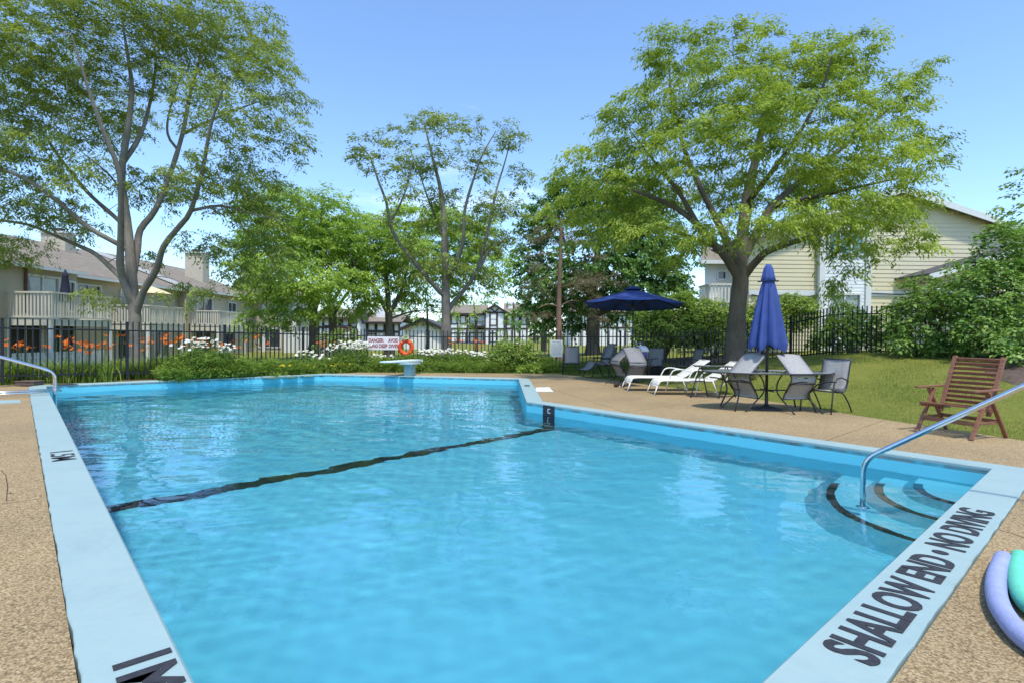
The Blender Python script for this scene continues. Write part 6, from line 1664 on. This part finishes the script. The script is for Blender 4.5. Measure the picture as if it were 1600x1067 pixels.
# wooden folding chair
ff = Vector((-.78, -.62)).normalized(); g = gnd(1503, 680)
t = thing('wooden_chair', 'reddish hardwood folding armchair with slatted back on the deck edge by the lawn', 'chair', (g.x, g.y + .05, 0), face(-.93, -.37))
hw = .30
bl = [(.12, .36), (.40, 1.08)]; nb_ = 11
for s in (-1, 1):
    mb = MB(); mb.bar((s * hw, .09, .30), (s * hw, .42, 1.10), .035, .055, up=(1, 0, 0)); mb.build('back_stile', M['wood'], t, bevel=.004)
    mb = MB(); mb.bar((s * hw, -.36, .42), (s * hw, .30, .36), .030, .05, up=(0, 0, 1)); mb.build('seat_rail', M['wood'], t, bevel=.004)
    mb = MB(); mb.bar((s * (hw + .045), -.36, .008), (s * (hw + .045), .02, .63), .028, .05, up=(1, 0, 0)); mb.build('leg', M['wood'], t, bevel=.004)
    mb = MB(); mb.bar((s * (hw + .075), .36, .008), (s * (hw + .075), -.06, .63), .028, .05, up=(1, 0, 0)); mb.build('leg', M['wood'], t, bevel=.004)
    mb = MB(); mb.bar((s * (hw + .06), -.36, .655), (s * (hw + .05), .27, .665), .06, .026); mb.build('armrest', M['wood'], t, bevel=.006)
    mb = MB(); mb.bar((s * (hw + .06), -.22, .22), (s * (hw + .06), .20, .22), .022, .04); mb.build('side_stretcher', M['wood'], t, bevel=.003)
    for (yy, zz) in ((-.02, .60), (-.22, .24), (.22, .22)):
        mb = MB(); mb.tube([(s * (hw + .088), yy, zz), (s * (hw + .095), yy, zz)], .012, 8); mb.build('bolt', M['steel'], t)
for k in range(nb_):
    f = (k + .6) / nb_; y_, z_ = .13 + (.415 - .13) * f, .36 + (1.085 - .36) * f
    mb = MB(); mb.bar((-hw + .018, y_, z_), (hw - .018, y_, z_), .016, .044, up=(0, -.36, .93)); mb.build('slat', M['wood'], t)
for k in range(7):
    y_ = -.34 + k * .075; mb = MB(); mb.bar((-hw - .004, y_, .445 - k * .008), (hw + .004, y_, .445 - k * .008), .055, .016); mb.build('slat', M['wood'], t)
mb = MB(); mb.bar((-hw - .03, -.235, .21), (hw + .03, -.235, .21), .022, .06); mb.build('front_stretcher', M['wood'], t, bevel=.003)
mb = MB(); mb.bar((-hw - .06, .22, .23), (hw + .06, .22, .23), .022, .05); mb.build('rear_stretcher', M['wood'], t, bevel=.003)

# pool noodles
for pts, mt, lab in (([(1568, 872), (1557, 903), (1559, 938), (1578, 972), (1608, 1002), (1660, 1032), (1730, 1050)], 'noodle_purple', 'lavender foam pool noodle curving on the deck, nearer the coping'),
                     ([(1594, 870), (1590, 900), (1599, 934), (1626, 958), (1672, 980), (1740, 995)], 'noodle_green', 'mint green foam pool noodle on the deck beside the lavender one')):
    P = [gnd(x, y, .048) for x, y in pts]; P = [Vector((p.x, p.y, .048)) for p in P]
    t = thing('pool_noodle', lab, 'pool noodle', (P[0].x, P[0].y, 0), 0, 'foam pool noodles on the deck')
    C_ = catmull(P, .04); mb = MB(); mb.tube(C_, .046, 18, caps=False)
    for e, d in ((C_[0], (C_[0] - C_[1]).normalized()), (C_[-1], (C_[-1] - C_[-2]).normalized())): pass
    mb.build('foam_tube', M[mt], t, smooth=True, world=True)
    d = (C_[0] - C_[1]).normalized(); rows = []
    for r_, k_ in ((.046, 0), (.041, .005), (.013, .005), (.012, -.05)):
        x_ = d.cross(Vector((0, 0, 1))).normalized(); z_ = x_.cross(d)
        rows.append([C_[0] + d * k_ + (x_ * math.cos(a * math.pi / 9) + z_ * math.sin(a * math.pi / 9)) * r_ for a in range(19)])
    mb = MB(); mb.sheet(rows); mb.build('end_face', M[mt], t, smooth=True, world=True)

# ------------------------------------------------------------------ planting along the fences
def blades(pts, rng, n, h, w, lean):
    """arching strap leaves from each point; returns quads (3 segments)."""
    N = len(pts) * n; p = np.repeat(pts, n, 0) + np.concatenate([rng.normal(0, .10, (N, 2)), np.zeros((N, 1))], 1)
    a = rng.random(N) * 2 * np.pi; hh = h * (.55 + .6 * rng.random(N)); le = lean * (.3 + 1.0 * rng.random(N))
    dx, dy = np.cos(a), np.sin(a); rows = []
    for s, ww in ((0, 1), (.4, .9), (.75, .6), (1.0, .08)):
        c = p + np.stack([dx * le * hh * s * s, dy * le * hh * s * s, hh * (s - .35 * le * s ** 3)], 1)
        o = np.stack([-dy, dx, np.zeros(N)], 1) * (w * ww / 2)
        rows += [c - o, c + o]
    V = np.stack(rows, 1).reshape(-1, 3); b = np.arange(N) * 8
    F = np.concatenate([np.stack([b + 2 * k, b + 2 * k + 1, b + 2 * k + 3, b + 2 * k + 2], 1) for k in range(3)])
    return V, F
def blossoms(P, rng, petals, L, w, cup, mat, t, name, tilt=.35):
    N = len(P); V = []; F = []; 
    nrm = np.stack([rng.normal(0, tilt, N), rng.normal(-.45, tilt, N), np.ones(N)], 1); nrm /= np.linalg.norm(nrm, axis=1, keepdims=True)
    ux = np.cross(nrm, np.array([.3, 1, .1])); ux /= np.linalg.norm(ux, axis=1, keepdims=True); uy = np.cross(nrm, ux)
    for k in range(petals):
        a = 2 * np.pi * k / petals; d = ux * np.cos(a) + uy * np.sin(a); s = -ux * np.sin(a) + uy * np.cos(a)
        l = L * (.85 + .3 * rng.random((N, 1)))
        V.append(np.stack([P, P + d * l * .6 + s * w / 2 + nrm * cup * l * .8, P + d * l + nrm * cup * l, P + d * l * .6 - s * w / 2 + nrm * cup * l * .8], 1).reshape(-1, 3))
    V = np.concatenate(V); F = np.arange(len(V)).reshape(-1, 4)
    return npmesh(name, V, F, M[mat], t, True, np.full(len(V), .5), kind='stuff')
def perennial(kind, x, y, label, group, seed, r=.5, h=.6, nfl=20, name=None):
    rng = np.random.default_rng(seed); z = gz(x, y); t = thing(name or {'daisy': 'daisy_clump', 'lily': 'daylily_clump', 'mound': 'leafy_perennial', 'yellow': 'yellow_flower_clump', 'grass': 'ornamental_grass'}[kind], label, 'plant', (x, y, z), 0, group)
    n = int(26 * (r / .5) ** 2) + 6
    a = rng.random(n) * 6.28; q = np.sqrt(rng.random(n)) * r; pts = np.stack([x + np.cos(a) * q, y + np.sin(a) * q * .7, np.zeros(n)], 1); pts[:, 2] = terrain(pts[:, 0], pts[:, 1])
    if kind in ('lily', 'grass'):
        V, F = blades(pts, rng, 15, h * .8, .024, .8)
        npmesh('foliage', V, F, M['herb'], t, True, np.repeat(np.clip(rng.normal(.5, .2, n), 0, 1), 15 * 8), kind='stuff')
    else:
        C = np.concatenate([pts + np.array([0, 0, 1.0]) * (h * f) * (1 - .5 * (q / r)[:, None] ** 2) for f in (.25, .55, .85)])
        O = np.tile(np.array([[0, 0, .8]]), (len(C), 1)) + np.concatenate([np.stack([np.cos(a), np.sin(a), 0 * a], 1) * .6] * 3)
        V, F = sprays(C, O, rng, m=5, n=7, tl=.16, L=.085, W=.026 if kind != 'mound' else .034, droop=.2, flat=.6)
        npmesh('foliage', V, F, M['herb'], t, True, np.repeat(np.clip(rng.normal(.5, .22, len(C)), 0, 1), 35 * 4), kind='stuff')
    if nfl and kind in ('daisy', 'lily', 'yellow'):
        a = rng.random(nfl) * 6.28; q = np.sqrt(rng.random(nfl)) * r
        P = np.stack([x + np.cos(a) * q, y + np.sin(a) * q * .7, np.zeros(nfl)], 1); P[:, 2] = terrain(P[:, 0], P[:, 1]) + h * (1.0 + .35 * rng.random(nfl))
        mb = MB()
        for p in P: mb.tube([(p[0] - x + rng.normal(0, .04), p[1] - y + rng.normal(0, .04), h * .3), (p[0] - x, p[1] - y, p[2] - z)], .005, 3, caps=False)
        mb.build('flower_stems', M['stem'], t, kind='stuff')
        if kind == 'daisy':
            blossoms(P, rng, 9, .05, .026, .05, 'petal_white', t, 'petals'); P2 = P + np.array([0, -.006, .008]); blossoms(P2, rng, 5, .014, .014, .2, 'petal_yellow', t, 'flower_centres')
        elif kind == 'lily': blossoms(P, rng, 6, .088, .042, .45, 'petal_orange', t, 'petals', .5)
        else: blossoms(P, rng, 6, .045, .03, .3, 'petal_yellow', t, 'petals')
    return t
M['stem'] = simple('green stem', (.10, .17, .04), .7)
rg = np.random.default_rng(77)
def along(f, off):        # a point along the far fence at fraction f, off metres in front of it
    pts = [Vector(FP[1]), Vector(FP[2]), Vector(FP[3]), Vector(FP[4])]; Ls = [(pts[i + 1] - pts[i]).length for i in range(3)]; s = f * sum(Ls)
    for i in range(3):
        if s <= Ls[i] or i == 2:
            d = (pts[i + 1] - pts[i]).normalized(); p = pts[i] + d * s; nn = Vector((d.y, -d.x, 0)); return p.x + nn.x * off, p.y + nn.y * off
        s -= Ls[i]
def frac_at(px_):
    best = 0
    for k in range(400):
        x, y = along(k / 400, 0); v = (x / y * FPX + CXP)
        if v <= px_: best = k / 400
    return best
# in front of the fence: herbs and daisies from the big tree round to the notice sign
seed = 200
MG, DG, LG = 'leafy green perennials in the bed in front of the far fence', 'white daisy clumps in the bed along the far fence', 'orange daylilies behind the left fence'
BV, BF, BT, nb = [], [], [], 0
for px_ in range(258, 866, 9):
    f = frac_at(px_ + rg.normal(0, 3)); rng = np.random.default_rng(seed); seed += 1
    for row, (o0, o1, h0, h1, r0, r1) in enumerate(((.28, .48, .36, .52, .26, .36), (.55, .68, .18, .30, .2, .28)) if px_ < 560 else ((.3, .6, .38, .55, .32, .45), (.8, 1.15, .18, .34, .28, .42))):
        x, y = along(f, rg.uniform(o0, o1)); h = rg.uniform(h0, h1); r = rg.uniform(r0, r1); n = int(20 * (r / .4) ** 2) + 8
        a = rng.random(n) * 6.28; q = np.sqrt(rng.random(n)) * r
        pts = np.stack([x + np.cos(a) * q, y + np.sin(a) * q * .7, np.zeros(n)], 1); pts[:, 2] = terrain(pts[:, 0], pts[:, 1])
        if rng.random() < .25:
            V, F = blades(pts, rng, 12, h * .95, .022, .8); t_ = np.repeat(np.clip(rng.normal(.55, .2, n), 0, 1), 12 * 8)
        else:
            C = np.concatenate([pts + np.array([0, 0, 1.0]) * (h * g_) * (1 - .5 * (q / r)[:, None] ** 2) for g_ in (.3, .6, .9)])
            O = np.tile(np.array([[0, 0, 1.0]]), (len(C), 1))
            V, F = sprays(C, O, rng, m=5, n=7, tl=.17, L=.085, W=.024, droop=.1, flat=.7); t_ = np.repeat(np.clip(rng.normal(rng.uniform(.35, .65), .15, len(C)), 0, 1), 35 * 4)
        BV.append(V); BF.append(F + nb); BT.append(t_); nb += len(V)
o_ = npmesh('bed_foliage', np.concatenate(BV), np.concatenate(BF), M['herb'], None, False, np.concatenate(BT), kind='stuff')
o_['label'] = 'soft green foliage filling the flower bed in front of the far fence'; o_['category'] = 'foliage'
ORD = ['first', 'second', 'third', 'fourth', 'fifth', 'sixth', 'seventh', 'eighth', 'ninth', 'tenth', 'eleventh', 'twelfth', 'thirteenth', 'fourteenth', 'fifteenth', 'sixteenth', 'seventeenth', 'eighteenth', 'nineteenth', 'twentieth']
DRIFTS = [('beside the leafy bush', ((285, .38, .78, 14, .42), (305, .38, .85, 26, .42), (325, .38, .82, 26, .42), (348, .38, .70, 18, .36))),
          ('in front of the shade trees', ((470, .4, .60, 20, .36), (492, .4, .5, 16, .36))),
          ('left of the danger sign', ((520, .35, .76, 34, .42), (538, .4, .82, 56, .46), (555, .4, .80, 50, .4), (585, .4, .46, 18, .36))),
          ('behind the diving board', ((608, .4, .42, 24, .4), (672, .4, .58, 36, .45), (688, .4, .58, 42, .45), (706, .4, .62, 34, .42), (728, .4, .58, 14, .4))),
          ('left of the light green bush', ((750, .4, .54, 36, .42), (768, .5, .48, 20, .36)))]
for where, lst in DRIFTS:
    for k, (px_, off, h, n, r) in enumerate(lst):
        x, y = along(frac_at(px_), off)
        perennial('daisy', x, y, f'white daisy clump {where}, {ORD[k]} from the left there', DG, seed, r, h, n); seed += 1
for k, px_ in enumerate((432, 450, 466, 500, 522)):
    x, y = along(frac_at(px_), .62); perennial('yellow', x, y, f'low yellow flowered plant at the front of the far bed, {ORD[k]} from the left', 'yellow flowers at the front of the far bed', seed, .24, .26, 14); seed += 1
for where, lst in (('behind the left fence', (12, 40, 66, 112, 130, 150, 168, 190, 228, 258, 276, 296, 318, 338, 366, 392, 420)), ('behind the fence left of the danger sign', (522, 548)), ('behind the fence right of the diving board', (712, 734, 752))):
    for k, px_ in enumerate(lst):
        x, y = along(frac_at(px_), -rg.uniform(.35, 1.1))
        n = 9 if 255 < px_ < 345 else (6 if 100 < px_ < 175 else 4)
        perennial('lily', x, y, f'orange daylily clump {where}, {ORD[k]} from the left', 'orange daylilies behind the fence', seed, rg.uniform(.35, .5), rg.uniform(.75, .98), n + int(rg.integers(0, 3))); seed += 1
# bushes in the bed
make_shrub('light green bush in the bed just left of the notice sign', (*along(frac_at(806), .35), 0), pxb(20.6, [(795, 548, 26, 20, 0), (815, 550, 24, 18, 0), (830, 558, 16, 14, 0), (780, 560, 20, 14, -.2)]), 'hedge', 90, spacing=.22, spray=dict(m=5, n=7, tl=.2, L=.10, W=.06))
make_shrub('leafy bush in the bed at the left end of the white daisies', (*along(frac_at(290), .5), 0), pxb(16.0, [(285, 565, 22, 12, 0), (308, 566, 22, 11, 0), (270, 573, 14, 8, -.1), (332, 570, 18, 9, 0)]), 'herb', 91, spacing=.2, dens=.8, spray=dict(m=5, n=8, tl=.2, L=.10, W=.035))
make_shrub('pale pink flowered bush behind the fence between the two left trees', (*along(frac_at(530), -1.2), 0), pxb(22.6, [(515, 535, 20, 16, 0), (540, 530, 22, 18, 0), (530, 548, 26, 12, 0), (500, 545, 14, 12, 0)]), 'hedge', 92, spacing=.25, spray=dict(m=5, n=8, tl=.22, L=.10, W=.06))
make_shrub('low yellow-green plant at the end of the flower bed near the first chair', (gnd(821, 578).x, gnd(821, 578).y + .3, 0), pxb(19.9, [(822, 574, 12, 4, 0), (812, 576, 10, 4, 0), (832, 576, 9, 3, 0)]), 'bright', 93, spacing=.14, spray=dict(m=5, n=6, tl=.15, L=.10, W=.05))

# grass blades: lawn on the right, the verge and the rough grass behind the left fence
def grass(name, n, sampler, h, w, rng):
    P = sampler(n); P = P[sdist(P[:, 0], P[:, 1], DECK) > .02]; z = terrain(P[:, 0], P[:, 1]); N = len(P)
    a = rng.random(N) * 6.28; hh = h * (.5 + .8 * rng.random(N)); le = .75 * rng.random(N)
    b = np.stack([P[:, 0], P[:, 1], z - .01], 1); o = np.stack([np.cos(a + 1.57), np.sin(a + 1.57), np.zeros(N)], 1) * w / 2
    tip = b + np.stack([np.cos(a) * le * hh, np.sin(a) * le * hh, hh], 1)
    V = np.stack([b - o, b + o, tip], 1).reshape(-1, 3); F = np.arange(N * 3).reshape(-1, 3)
    cl = np.array([mnoise.noise(Vector((x * .9, y * .9, 5))) for x, y in P]) * .35 + .5 + rng.normal(0, .08, N)
    o_ = npmesh(name, V, F, M['grassblade'], None, False, np.repeat(np.clip(cl, 0, 1), 3), kind='stuff'); return o_
rgr = np.random.default_rng(5)
def smp_right(n):
    r = 6.5 + (22 - 6.5) * rgr.random(n) ** 1.25; th = R_(2) + R_(45) * rgr.random(n); return np.stack([np.sin(th) * r * 1.05, np.cos(th) * r], 1)
grass('lawn_grass', 230000, smp_right, .045, .006, rgr)
def smp_far(n):
    f = rgr.random(n); P = np.array([along(k / 500, 0) for k in range(501)]); i = (f * 499).astype(int); q = P[i] + (P[i + 1] - P[i]) * rgr.random((n, 1))
    d = P[i + 1] - P[i]; d /= np.linalg.norm(d, axis=1, keepdims=True); nn = np.stack([d[:, 1], -d[:, 0]], 1); return q + nn * rgr.uniform(-.3, 1.9, (n, 1))
grass('verge_grass', 60000, smp_far, .07, .008, rgr)
def smp_back(n):
    P = smp_far(n); return P + np.stack([rgr.uniform(-3.5, -.1, n), rgr.uniform(.4, 3.5, n)], 1)
grass('meadow_grass', 70000, smp_back, .32, .016, rgr)
